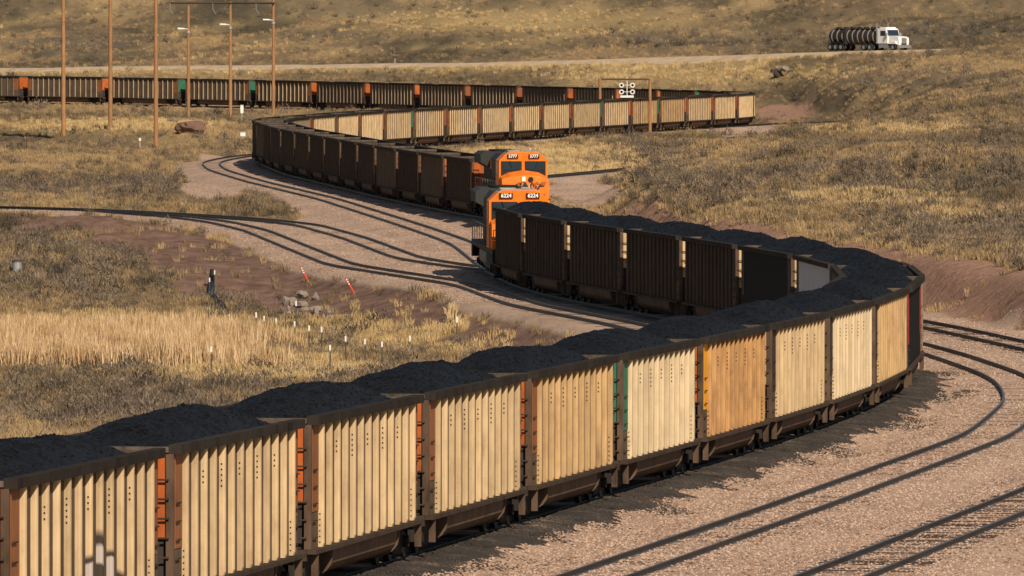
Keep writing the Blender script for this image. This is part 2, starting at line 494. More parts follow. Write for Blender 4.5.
DIRT = [at(40, 218), at(110, 229), at(180, 247), at(240, 266), at(310, 281), at(400, 291), at(480, 300), at(560, 316), at(640, 334)]
def masks(x, d):
    z = ground(x, d)
    u, v = uv_of(x, d, z)
    td = track_dist(x, d)
    wob = 0.5 * wsum(W_S, x * 1.7, d * 0.6) + 0.8 * wsum(W_M, x, d)
    E = lambda cu, cv, ru, rv: np.exp(-(((u - cu) / ru) ** 2 + ((v - cv) / rv) ** 2) ** 1.5)
    near_right = (x > tx('loaded', d) - 2) * (d < 440) * (1 - sm(-1.5, 0.8, x - np.interp(d, _fd, _fx) + 0.6 * wob))
    gravel = np.clip(np.maximum(1 - sm(2.6, 4.6, td + 0.5 * wob), near_right), 0, 1)
    yard = np.maximum.reduce([E(375, 225, 112, 27), E(215, 180, 38, 24), E(580, 193, 45, 13), E(430, 245, 60, 25), E(745, 131, 40, 6), E(500, 300, 70, 20)])
    gravel = np.maximum(gravel, sm(0.35, 0.75, yard + 0.12 * wob) * (d > 380))
    gravel = gravel * (d < 1260) + (1 - sm(1.8, 3.2, td)) * (d >= 1260)
    dd = poly_dist(x, d, DIRT)
    dirt = (1 - sm(3.2, 7.0, dd + 0.8 * wob)) * sm(2.0, 3.4, td) * (d > 385)
    gravel = gravel * (1 - .92 * dirt)
    t = x - np.interp(d, _fd, _fx)
    red = sm(-1.2, 0.2, t + 0.5 * wob) * (1 - sm(-.8, .8, t + 0.6 * wob - np.interp(d, [450, 560, 640], [3.9, 2.4, .6]))) * (d > 330) * (1 - sm(690, 720, d))
    red = np.maximum(red, E(785, 114, 34, 9) * 1.3)
    red = np.clip(red, 0, 1)
    gold = np.maximum.reduce([E(555, 163, 110, 24), E(130, 345, 230, 32), E(260, 372, 120, 16), E(400, 325, 110, 32), E(470, 340, 60, 22), E(700, 74, 170, 12), E(520, 20, 180, 14), E(860, 200, 130, 12) * .6, E(900, 130, 120, 8) * .6, E(960, 218, 80, 14) * .55, E(90, 126, 140, 7)])
    for ln in ([(-60, 33), (0, 26), (40, 18), (78, 11), (120, 8)], [(150, 39), (205, 29), (256, 21), (300, 14)], [(230, 50), (300, 39), (356, 30), (430, 21), (512, 14), (600, 4)], [(520, 40), (600, 33), (680, 20), (740, 6)], [(180, 58), (330, 54), (470, 46), (560, 36)]):
        lu = np.array([p[0] for p in ln], float); lv = np.array([p[1] for p in ln], float)
        gold = np.maximum(gold, .75 * np.exp(-((v - np.interp(u, lu, lv) - 1.2 * wob) / 2.6) ** 2) * (u > lu[0]) * (u < lu[-1]) * (d > 1380))
    rd = road_d(x)
    gold = np.maximum(gold, np.exp(-((d - rd + 14) / 12) ** 2) * 0.9)
    brush = np.maximum.reduce([E(850, 176, 190, 14), E(1000, 225, 120, 16), E(640, 165, 60, 26), E(700, 190, 80, 18), E(90, 265, 150, 36) * .65, E(110, 410, 150, 24) * .6, E(250, 290, 60, 22), E(100, 190, 130, 10), E(900, 80, 140, 10), E(400, 10, 150, 7), E(950, 32, 90, 10), E(330, 34, 60, 5), E(700, 40, 90, 8), E(60, 45, 90, 8)])
    tdk = E(640, 128, 60, 3)
    return dict(gravel=gravel, dirt=np.clip(dirt, 0, 1) * (1 - gravel * 0.6), red=red, gold=np.clip(gold, 0, 1), brush=np.clip(brush, 0, 1), td=td, u=u, v=v, z=z)

def build_terrain():
    nr, nc = 820, 250
    d = np.exp(np.linspace(math.log(95), math.log(2700), nr))
    fr = np.linspace(-1, 1, nc)
    Dg = np.repeat(d[:, None], nc, 1)
    Xg = fr[None, :] * (Dg * 0.075 + 14)
    Zg = ground(Xg, Dg)
    V = np.stack([Xg, Dg, Zg], -1).reshape(-1, 3)
    i = np.arange(nr * nc).reshape(nr, nc)
    Fq = np.stack([i[:-1, :-1], i[:-1, 1:], i[1:, 1:], i[1:, :-1]], -1).reshape(-1, 4)
    me = np_mesh('ground', V, Fq)
    mk = masks(Xg, Dg)
    for k in ('gravel', 'dirt', 'red', 'gold', 'brush'):
        a = me.attributes.new(k, 'FLOAT', 'POINT'); a.data.foreach_set('value', mk[k].astype(np.float32).ravel())
    return me

def tone(nt):
    """broad patches of the dry steppe, the same for the soil and for what grows on it"""
    pl = world_pos(nt, 1, 0.30, 1)
    return math_n(nt, 'SUBTRACT', math_n(nt, 'ADD', math_n(nt, 'MULTIPLY', noise(nt, pl, 0.04, 4, 0.55), 1.6), math_n(nt, 'MULTIPLY', noise(nt, pl, 0.24, 4, 0.65), 0.8)), 0.735)

def grass_palette(nt, p_small, gold_fac, brush_fac):
    fine = noise(nt, p_small, 2.6, 4, 0.7)
    c = ramp(nt, tone(nt), [(0.20, (0.086, 0.072, 0.046)), (0.36, (0.148, 0.115, 0.070)), (0.50, (0.232, 0.170, 0.098)), (0.64, (0.37, 0.26, 0.133))])
    redn = noise(nt, world_pos(nt, 1, 0.3, 1), 0.03, 3, 0.5)
    c = mix(nt, math_n(nt, 'MULTIPLY', math_n(nt, 'SUBTRACT', redn, 0.56, True), 5.0, True), c, (0.20, 0.125, 0.085))
    c = mix(nt, brush_fac, c, (0.12, 0.103, 0.078))
    c = mix(nt, gold_fac, c, (0.47, 0.34, 0.16))
    c = mix(nt, math_n(nt, 'MULTIPLY', math_n(nt, 'SUBTRACT', fine, 0.45, True), 2.0, True), c, (0.085, 0.072, 0.050))
    return c

def ground_mat():
    m, nt, b = mat_nodes('ground')
    A = {}
    for k in ('gravel', 'dirt', 'red', 'gold', 'brush'):
        n = N(nt, 'ShaderNodeAttribute'); n.attribute_name = k; A[k] = n.outputs['Fac']
    p = world_pos(nt)
    c = grass_palette(nt, p, math_n(nt, 'MULTIPLY', A['gold'], 0.75), math_n(nt, 'MULTIPLY', A['brush'], 0.8))
    e = noise(nt, p, 1.6, 4, 0.7)
    def edge(a): return math_n(nt, 'MULTIPLY', math_n(nt, 'SUBTRACT', math_n(nt, 'ADD', a, math_n(nt, 'MULTIPLY', e, 0.5)), 0.55, True), 3.0, True)
    g1 = noise(nt, p, 9.0, 3, 0.7); g2 = noise(nt, world_pos(nt, 1, 0.4, 1), 0.3, 4, 0.6)
    grav = ramp(nt, math_n(nt, 'ADD', math_n(nt, 'MULTIPLY', g1, 0.6), math_n(nt, 'MULTIPLY', g2, 0.4)),
                [(0.30, (0.20, 0.135, 0.10)), (0.46, (0.40, 0.28, 0.21)), (0.60, (0.53, 0.385, 0.29)), (0.75, (0.60, 0.46, 0.36))])
    d1 = noise(nt, world_pos(nt, 1, 0.5, 1), 0.9, 5, 0.7)
    dirt = ramp(nt, d1, [(0.3, (0.105, 0.065, 0.05)), (0.5, (0.195, 0.118, 0.088)), (0.72, (0.30, 0.195, 0.148))])
    r1 = noise(nt, world_pos(nt, 1, 1, 0.5), 2.4, 5, 0.7)
    red = ramp(nt, r1, [(0.3, (0.21, 0.118, 0.082)), (0.5, (0.33, 0.195, 0.138)), (0.75, (0.45, 0.29, 0.205))])
    c = mix(nt, edge(A['red']), c, red)
    c = mix(nt, edge(A['dirt']), c, dirt)
    c = mix(nt, edge(A['gravel']), c, grav)
    nt.links.new(c, b.inputs['Base Color'])
    b.inputs['Roughness'].default_value = 0.95
    b.inputs['Specular IOR Level'].default_value = 0.1
    bp = N(nt, 'ShaderNodeBump'); bp.inputs['Strength'].default_value = 0.8; bp.inputs['Distance'].default_value = 0.12
    nt.links.new(math_n(nt, 'ADD', g1, e), bp.inputs['Height']); nt.links.new(bp.outputs[0], b.inputs['Normal'])
    return m

terrain = put('ground', build_terrain(), ground_mat())
tag(terrain, kind='structure')

# road across the far slope
def build_road():
    xs = np.linspace(-130, 130, 90)
    prof = [(-6.5, -1.0), (-2.8, 0.22), (4.6, 0.28), (6.5, -0.6)]
    V = []
    for x in xs:
        d0, z0 = road_d(x), ground(np.array([x]), np.array([road_d(x)]))[0]
        for o, z in prof: V.append((x + o * 0.6, d0 + o, z0 + z + 0.25))
    n = len(prof); Fq = []
    for i in range(len(xs) - 1):
        for j in range(n - 1): Fq.append((i * n + j, (i + 1) * n + j, (i + 1) * n + j + 1, i * n + j + 1))
    me = np_mesh('road', np.array(V), np.array(Fq))
    m, nt, b = mat_nodes('road_surface')
    k = noise(nt, world_pos(nt), 0.5, 4)
    nt.links.new(ramp(nt, k, [(0.3, (0.38, 0.28, 0.18)), (0.7, (0.54, 0.42, 0.29))]), b.inputs['Base Color'])
    b.inputs['Roughness'].default_value = 0.95
    tag(put('road', me, m), kind='structure')
build_road()

# ------------------------------------------------------------------ railway tracks
def sweep(name, off, prof, s0, s1, step):
    n = max(2, int((s1 - s0) / step))
    V = []; k = len(prof); pts = [pos_at_s(name, s0 + (s1 - s0) * i / n) for i in range(n + 1)]
    for i, p in enumerate(pts):
        q = (pts[min(i + 1, n)] - pts[max(i - 1, 0)]); q.z = 0; q.normalize()
        side = Vector((q.y, -q.x, 0))
        for a, z in prof: V.append(p + side * (off + a) + Vector((0, 0, z)))
    Fq = []
    for i in range(n):
        for j in range(k):
            jn = (j + 1) % k
            Fq.append((i * k + j, i * k + jn, (i + 1) * k + jn, (i + 1) * k + j))
    return np_mesh('rail', np.array([tuple(v) for v in V]), np.array(Fq), False)

RAILP = [(-.07, -.172), (-.07, -.15), (-.012, -.13), (-.012, -.05), (-.037, -.035), (-.034, 0), (.034, 0), (.037, -.035), (.012, -.05), (.012, -.13), (.07, -.15), (.07, -.172)]
def build_track(name):
    s, g, x = arc_table(name)
    root = empty('railway_track', (float(x[0]), float(g[0]), 0))
    tag(root, kind='structure')
    inv = Matrix.Translation(-root.location)
    for o in (-.7525, .7525):
        me = sweep(name, o, RAILP, 0.0, float(s[-1]), 1.5)
        me.transform(inv)
        put('rail', me, M['rail'], root)
    n = int(s[-1] / 0.6)
    V = []; Fq = []
    r = random.Random(3)
    for i in range(n):
        p = pos_at_s(name, i * 0.6 + r.uniform(-.03, .03)); q = pos_at_s(name, i * 0.6 + .5) - pos_at_s(name, i * 0.6 - .5)
        q.z = 0
        if q.length < 1e-5: continue
        q.normalize(); sd = Vector((q.y, -q.x, 0)); h = 1.3 + r.uniform(-.04, .04); zt = (-.128 if name == 'outer' else -.142) - r.uniform(0, .045)
        b0 = len(V)
        for zz in (-.33, zt):
            for a, c in ((-h, -.115), (h, -.115), (h, .115), (-h, .115)):
                V.append(tuple(p + sd * a + q * c + Vector((0, 0, zz)) - root.location))
        for f in ((3, 2, 1, 0), (4, 5, 6, 7), (0, 1, 5, 4), (1, 2, 6, 5), (2, 3, 7, 6), (3, 0, 4, 7)): Fq.append(tuple(b0 + k for k in f))
    o = put('ties', np_mesh('ties', np.array(V), np.array(Fq), False), M['tie'], root)
    tag(o, kind='stuff')
for k in TR: build_track(k)

# ------------------------------------------------------------------ coal cars
NR = 13
RIB_Y = [-6.24 + 12.48 * i / (NR - 1) for i in range(NR)]
def rib_mesh(zs=(0.97, 3.6)):
    b = MB()
    pr = [(0, -.08), (.075, -.078), (.108, -.062), (.124, -.028), (.124, .028), (.108, .062), (.075, .078), (0, .08)]      # (outward, along)
    n = len(pr); v = []
    for z, k in ((zs[0], .75), (zs[0] + .08, 1.0), (zs[1], 1.0)):
        v += [(o * k, a, z) for o, a in pr]
    f = [tuple(range(n))]
    for L in range(2):
        for i in range(n - 1): f.append((L * n + i, L * n + i + 1, (L + 1) * n + i + 1, (L + 1) * n + i))
    b.add(v, f)
    me = b.mesh('rib')
    return me

CM = {}
CM['rib'] = rib_mesh()
rl = CM['rib'].copy(); rl.transform(Matrix.Scale(-1, 4, (1, 0, 0))); rl.flip_normals(); CM['rib_l'] = rl
def car_meshes():
    EY = 7.2                                   # end walls
    for sgn, nm in ((1, 'side_r'), (-1, 'side_l')):
        a, c = sorted((sgn * 1.38, sgn * 1.42))
        CM[nm] = MB().box(a, c, -EY + .002, EY - .002, 0.95, 3.62).mesh('side_wall')
        b = MB()
        for y in RIB_Y:
            b.prism([(sgn * 1.42, y - .075), (sgn * 1.50, y - .07), (sgn * 1.532, y - .04), (sgn * 1.532, y + .04), (sgn * 1.50, y + .07), (sgn * 1.42, y + .075)], .97, 3.6, 'z')
        CM[nm + '_ribs'] = b.mesh('ribs')
        for e in (-1, 1):
            a, c = sorted((sgn * 1.424, sgn * 1.436)); y0, y1 = sorted((e * 6.36, e * 7.13))
            CM[nm + '_patch%d' % e] = MB().box(a, c, y0, y1, 1.75, 3.598).mesh('corner_panel')
        b = MB()
        for i, y in enumerate(RIB_Y):
            cnt = (0, 0, 3, 0, 5, 0, 3, 0, 5, 0, 3, 0, 0)[i]
            for j in range(cnt):
                z = 3.15 - j * .11 + (.06 if cnt == 5 else 0)
                b.box(*sorted((sgn * 1.455, sgn * 1.485)), y - .084, y - .06, z - .018, z + .018)
            if i in (0, 12):
                for j in range(6):
                    b.box(*sorted((sgn * 1.44, sgn * 1.47)), y - .084, y - .06, 1.06 + j * .12, 1.09 + j * .12)
        CM[nm + '_rivets'] = b.mesh('rivets')
        b = MB(); b.box(*sorted((sgn * 1.33, sgn * 1.58)), -EY - .05, EY + .05, 3.6, 3.785)
        CM[nm + '_chord'] = b.mesh('top_chord')
        CM[nm + '_sill'] = MB().box(*sorted((sgn * 1.36, sgn * 1.57)), -7.42, 7.42, .865, .953).mesh('side_sill')
    for e, nm in ((-1, 'end_n'), (1, 'end_f')):
        CM[nm + '_chord'] = MB().box(-1.328, 1.328, *sorted((e * (EY - .08), e * (EY + .07))), 3.63, 3.74).mesh('end_chord')
        CM[nm] = MB().box(-1.27, 1.27, *sorted((e * (EY - .06), e * EY)), 1.95, 3.628).mesh('end_wall')
        CM[nm + '_slope'] = MB().prism([(e * (EY - .02), 1.948), (e * (EY - .06), 1.948), (e * 6.0, 1.0), (e * 6.04, 1.0)], -1.34, 1.34, 'x').mesh('end_slope')
        CM[nm + '_platform'] = MB().box(-1.35, 1.35, *sorted((e * 7.05, e * 7.44)), .72, .955).mesh('platform')
        b = MB()
        b.box(-1.2, -1.1, *sorted((e * 6.5, e * 7.1)), 1.0, 1.9); b.box(1.1, 1.2, *sorted((e * 6.5, e * 7.1)), 1.0, 1.9)
        b.box(.35, .75, *sorted((e * 6.7, e * 7.1)), 1.0, 1.55)
        b.tube((-.5, e * 7.0, 1.1), (-.5, e * 7.0, 1.7), .16)
        CM[nm + '_gear'] = b.mesh('brake_gear')
        b = MB()
        for k in range(6):
            z = 1.2 + k * .38
            for sx in (-1, 1):
                b.tube((sx * 1.34, e * (EY + .09), z), (sx * .95, e * (EY + .09), z), .022, n=5); b.tube((sx * .95, e * (EY + .09), z), (sx * .95, e * EY, z), .02, n=5)
        CM[nm + '_ladder'] = b.mesh('ladder')
    for sx in (-1, 1):
        for e in (-1, 1):
            b = MB()
            b.box(*sorted((sx * 1.272, sx * 1.425)), *sorted((e * (EY - .06), e * (EY + .05))), .96, 3.6)
            b.box(*sorted((sx * 1.40, sx * 1.55)), *sorted((e * 7.0, e * 7.1)), .34, .863)
            CM['post%d%d' % (sx, e)] = b.mesh('corner_post')
            b = MB()
            for k in range(5):
                b.tube((sx * 1.47, e * 6.7, 1.2 + .36 * k), (sx * 1.47, e * 7.12, 1.2 + .36 * k), .02, n=5)
            CM['rung%d%d' % (sx, e)] = b.mesh('rungs')
    CM['center_sill'] = MB().box(-.35, .35, -7.6, 7.6, .58, .86).mesh('center_sill')
    b = MB()
    pr = [(1.40, .862)]
    for i in range(13):
        a = math.pi * i / 12; cx_, sx_ = math.cos(a), math.sin(a)
        pr.append((1.40 * math.copysign(abs(cx_) ** .7, cx_), .72 - .54 * abs(sx_) ** .75))
    pr.append((-1.40, .862))
    b.prism(pr, -4.55, 4.55, 'y')
    CM['tub'] = b.mesh('tub')
    pr2 = [(x * 1.03, .862 - (.862 - z) * 1.06) for x, z in pr]
    CM['flange'] = MB().prism(pr2, -.04, .04, 'y').mesh('flange')
    CM['floor'] = MB().box(-1.37, 1.37, -7.1, 7.1, .97, 1.02).mesh('floor')
    for e in (-1, 1): CM['lining%d' % e] = MB().box(-1.30, 1.30, *sorted((e * 7.08, e * 7.125)), 1.03, 3.62).mesh('end_lining')
    b = MB()
    for sx in (-1, 1):
        x0, x1 = sorted((sx * .96, sx * 1.14))
        b.prism([(-1.25, .36), (-1.25, .62), (-.9, .70), (-.35, .76), (.35, .76), (.9, .70), (1.25, .62), (1.25, .36), (.9, .36), (.5, .22), (-.5, .22), (-.9, .36)], x0, x1, 'x')
        for ya in (-.9, .9): b.lathe([(.0, 0), (.14, 0), (.14, .12), (.0, .12)], (sx * 1.14 if sx > 0 else -1.26, ya, .46), 'x', 10)
    b.box(-1.0, 1.0, -.22, .22, .4, .72)
    CM['truck'] = b.mesh('side_frame')
    b = MB()
    for sx in (-1, 1):
        x0 = sx * .72 if sx > 0 else sx * .72 - .12
        b.lathe([(.0, .03), (.40, .02), (.457, .0), (.457, .12), (.40, .10), (.0, .09)], (x0, 0, 0), 'x', 16)
    b.tube((-.95, 0, 0), (.95, 0, 0), .08)
    CM['wheelset'] = b.mesh('wheelset')
    for e, nm in ((-1, 'coupler_n'), (1, 'coupler_f')):
        b = MB()
        b.box(-.12, .12, *sorted((e * 7.9, e * 8.02)), .70, .98); b.box(-.10, .10, *sorted((e * 7.42, e * 7.95)), .74, .94); b.box(-.16, .10, *sorted((e * 8.0, e * 8.1)), .70, .98)
        CM[nm] = b.mesh('coupler')
car_meshes()

def graffiti_mat(root, base):
    m = base.copy(); m.name = 'rib_paint_graffiti'
    nt = m.node_tree; b = nt.nodes['Principled BSDF']
    old = b.inputs['Base Color'].links[0].from_socket
    tc = N(nt, 'ShaderNodeTexCoord'); tc.object = root
    sp = N(nt, 'ShaderNodeSeparateXYZ'); nt.links.new(tc.outputs['Object'], sp.inputs[0])
    wv = N(nt, 'ShaderNodeTexNoise'); wv.inputs['Scale'].default_value = 0.9; wv.inputs['Detail'].default_value = 1
    nt.links.new(tc.outputs['Object'], wv.inputs['Vector'])
    # rounded letters: an envelope in length and height, with a dark outline round a white fill
    y, z = sp.outputs['Y'], sp.outputs['Z']
    env = math_n(nt, 'ADD', math_n(nt, 'MULTIPLY', math_n(nt, 'ABSOLUTE', math_n(nt, 'ADD', y, -0.9)), 0.30), math_n(nt, 'MULTIPLY', math_n(nt, 'ABSOLUTE', math_n(nt, 'ADD', z, -1.25)), 0.85))
    env = math_n(nt, 'ADD', env, math_n(nt, 'MULTIPLY', math_n(nt, 'SUBTRACT', wv.outputs['Fac'], 0.5), 1.1))
    soft = lambda t, w: math_n(nt, 'DIVIDE', math_n(nt, 'SUBTRACT', t + w / 2, env), w, True)
    c = mix(nt, math_n(nt, 'MULTIPLY', soft(0.86, 0.12), 0.92), old, (0.02, 0.02, 0.022))
    wave = math_n(nt, 'SINE', math_n(nt, 'ADD', math_n(nt, 'MULTIPLY', z, 5.0), math_n(nt, 'MULTIPLY', y, 2.6)))
    stripe = math_n(nt, 'MULTIPLY', math_n(nt, 'ADD', wave, 0.75), 4.0, True)
    c = mix(nt, math_n(nt, 'MULTIPLY', soft(0.70, 0.06), stripe), c, (0.46, 0.40, 0.36))
    nt.links.new(c, b.inputs['Base Color'])
    return m

ORD = ['first', 'second', 'third', 'fourth', 'fifth', 'sixth', 'seventh', 'eighth', 'ninth', 'tenth', 'eleventh', 'twelfth', 'thirteenth', 'fourteenth', 'fifteenth', 'sixteenth', 'seventeenth', 'eighteenth', 'nineteenth', 'twentieth']

def make_car(track, s_near, label, group, rib='cream', end='orange_end', patch='brown_patch', sheet='sheet', detail=2, ribs=True, graffiti=False, length=16.2):
    """one gondola whose near end gap starts at arc length s_near"""
    c = s_near + length / 2
    p0, p1 = pos_at_s(track, c - 6.15), pos_at_s(track, c + 6.15)
    mid = (p0 + p1) / 2
    q = p1 - p0
    root = empty('coal_car', mid, 0)
    root.rotation_euler = (math.atan2(q.z, math.hypot(q.x, q.y)), 0, math.atan2(-q.x, q.y))
    tag(root, label, 'coal car', group)
    rm = graffiti_mat(root, M[rib]) if graffiti else M[rib]
    for sgn, nm in ((1, 'side_r'), (-1, 'side_l')):
        sw = put('side_wall', CM[nm], M[sheet], root)
        if ribs:
            if detail >= 2:
                for y in RIB_Y:
                    put('rib', CM['rib' if sgn > 0 else 'rib_l'], rm, sw, (sgn * 1.42, y, 0))
                tag(put('rivets', CM[nm + '_rivets'], M['rivet'], sw), kind='stuff')
            else:
                tag(put('ribs', CM[nm + '_ribs'], rm, sw), kind='stuff')
        for e in (-1, 1): put('corner_panel', CM[nm + '_patch%d' % e], M[patch], sw)
        put('top_chord', CM[nm + '_chord'], M['chord'], root)
        put('side_sill', CM[nm + '_sill'], M['steel'], root)
    for e, nm in ((-1, 'end_n'), (1, 'end_f')):
        ew = put('end_wall', CM[nm], M[end], root)
        put('end_chord', CM[nm + '_chord'], M['end_chord'], ew)
        put('end_slope', CM[nm + '_slope'], M['steel'], root)
        put('platform', CM[nm + '_platform'], M['steel'], root)
        if detail >= 1:
            tag(put('ladder', CM[nm + '_ladder'], M['steel'], ew), kind='stuff')
            tag(put('brake_gear', CM[nm + '_gear'], M['steel'], root), kind='stuff')
    for sx in (-1, 1):
        for e in (-1, 1):
            po = put('corner_post', CM['post%d%d' % (sx, e)], M['post'], root)
            if detail >= 2: tag(put('rungs', CM['rung%d%d' % (sx, e)], M['steel'], po), kind='stuff')
    put('center_sill', CM['center_sill'], M['under'], root)
    tb = put('tub', CM['tub'], M['tub'], root)
    if detail >= 1:
        for y in (-4.55, 4.55): put('flange', CM['flange'], M['tub'], tb, (0, y, 0))
    put('floor', CM['floor'], M['inside'], root)
    for e in (-1, 1): put('end_lining', CM['lining%d' % e], M['inside'], root)
    for e in (-1, 1):
        t = put('truck', CM['truck'], M['under'], root, (0, e * 6.15, 0))
        for a in (-.9, .9): put('wheelset', CM['wheelset'], M['tread'], t, (0, a, .457))
    put('coupler', CM['coupler_n'], M['under'], root); put('coupler', CM['coupler_f'], M['under'], root)
    return root

def coal_mesh(seed):
    r = np.random.default_rng(seed)
    ny, nx = 72, 18
    y = np.linspace(-7.1, 7.1, ny); x = np.linspace(-1.31, 1.31, nx)
    Y, X = np.meshgrid(y, x, indexing='ij')
    ea = 1 - np.abs(X / 1.31) ** 2.2
    la = np.clip(1 - np.abs((Y - r.uniform(-.35, .35)) / 7.35) ** 2.8, 0, 1)
    nz = np.zeros_like(X)
    for L, a in ((4.5, .03), (2.2, .015), (1.0, .012), (.45, .010)):
        for _ in range(4):
            th = r.uniform(0, 6.28); nz += a * .6 * np.sin((X * math.cos(th) + Y * math.sin(th)) * 6.28 / L + r.uniform(0, 6.28))
    nz += r.normal(0, .02, X.shape)
    Z = 3.47 + .22 * la + (.11 + .39 * la) * ea + nz * (.3 + .7 * ea)
    V = np.stack([X, Y, Z], -1).reshape(-1, 3)
    i = np.arange(ny * nx).reshape(ny, nx)
    Fq = np.stack([i[:-1, :-1], i[:-1, 1:], i[1:, 1:], i[1:, :-1]], -1).reshape(-1, 4)
    return np_mesh('coal_load', V, Fq)
COALS = [coal_mesh(100 + k) for k in range(6)]

# --- the loaded train: near end of car number zero starts just before its first rib at d = 197.5
S0 = s_at_d('loaded', 196.0)
SP = 16.2
near_spec = {
    -3: ('cream', 'orange_end', 'brown_patch', 'sheet', True, 'cream coal car cut off at the lower left corner'),
    -2: ('cream', 'orange_end', 'brown_patch', 'sheet', True, 'cream coal car with black and white graffiti at lower left'),
    -1: ('cream', 'orange_end', 'brown_patch', 'sheet', True, 'cream coal car just behind the graffiti car'),
    0: ('cream', 'orange_end', 'brown_patch', 'sheet', True, 'second cream coal car behind the graffiti car'),
    1: ('cream', 'orange_end', 'brown_patch', 'sheet', True, 'third cream coal car behind the graffiti car'),
    2: ('tan', 'orange_end', 'brown_patch', 'sheet', True, 'tan coal car just before the palest, green ended car'),
    3: ('pale', 'green_end', 'green_end', 'sheet', True, 'palest cream coal car with a green end'),
    4: ('rusty', 'orange_end', 'yellow_patch', 'sheet', True, 'rust tan coal car with a bright yellow corner'),
    5: ('cream', 'cream_end', 'dark_patch', 'sheet', True, 'cream coal car just beyond the yellow cornered one'),
    6: ('pale', 'cream_end', 'dark_patch', 'sheet', True, 'cream coal car second beyond the yellow cornered one'),
    7: ('tan', 'cream_end', 'dark_patch', 'sheet', True, 'tan coal car just before the black, red cornered one'),
    8: ('cream', 'cream_end', 'red_patch', 'black_sheet', False, 'plain black coal car with a red corner'),
}
S_END = s_at_d('loaded', 466.0)
k = -3
loaded = []
while S0 + SP * (k + 1) < S_END + 6:
    loaded.append(k); k += 1
last = loaded[-1]
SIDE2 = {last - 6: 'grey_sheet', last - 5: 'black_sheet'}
ncar = 0
for k in loaded:
    if k in near_spec:
        rb, en, pt, sh, rbs, lab = near_spec[k]
    else:
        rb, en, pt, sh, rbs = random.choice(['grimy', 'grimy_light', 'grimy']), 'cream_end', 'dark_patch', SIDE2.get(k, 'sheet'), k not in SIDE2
        i = last - k
        if i == 6: lab = 'coal car with a smooth light grey side'
        elif i == 5: lab = 'smooth black coal car next to the light grey one'
        elif i <= 4: lab = 'shaded ribbed coal car, %s from the lower locomotive' % ORD[i]
        else: lab = 'coal car on the outer bend, %s from the lower locomotive' % ORD[i]
    root = make_car('loaded', S0 + SP * k, lab, 'cars of the loaded coal train', rb, en, pt, sh, 2, rbs, k == -2)
    cl = put('coal_load', COALS[k % 6], M['coal'], None)
    cl.location = root.location; cl.rotation_euler = root.rotation_euler
    tag(cl, 'heaped coal on the ' + lab, 'coal load', 'coal loads of the loaded train')
    ncar += 1
S_LOCO_B = S0 + SP * (last + 1)

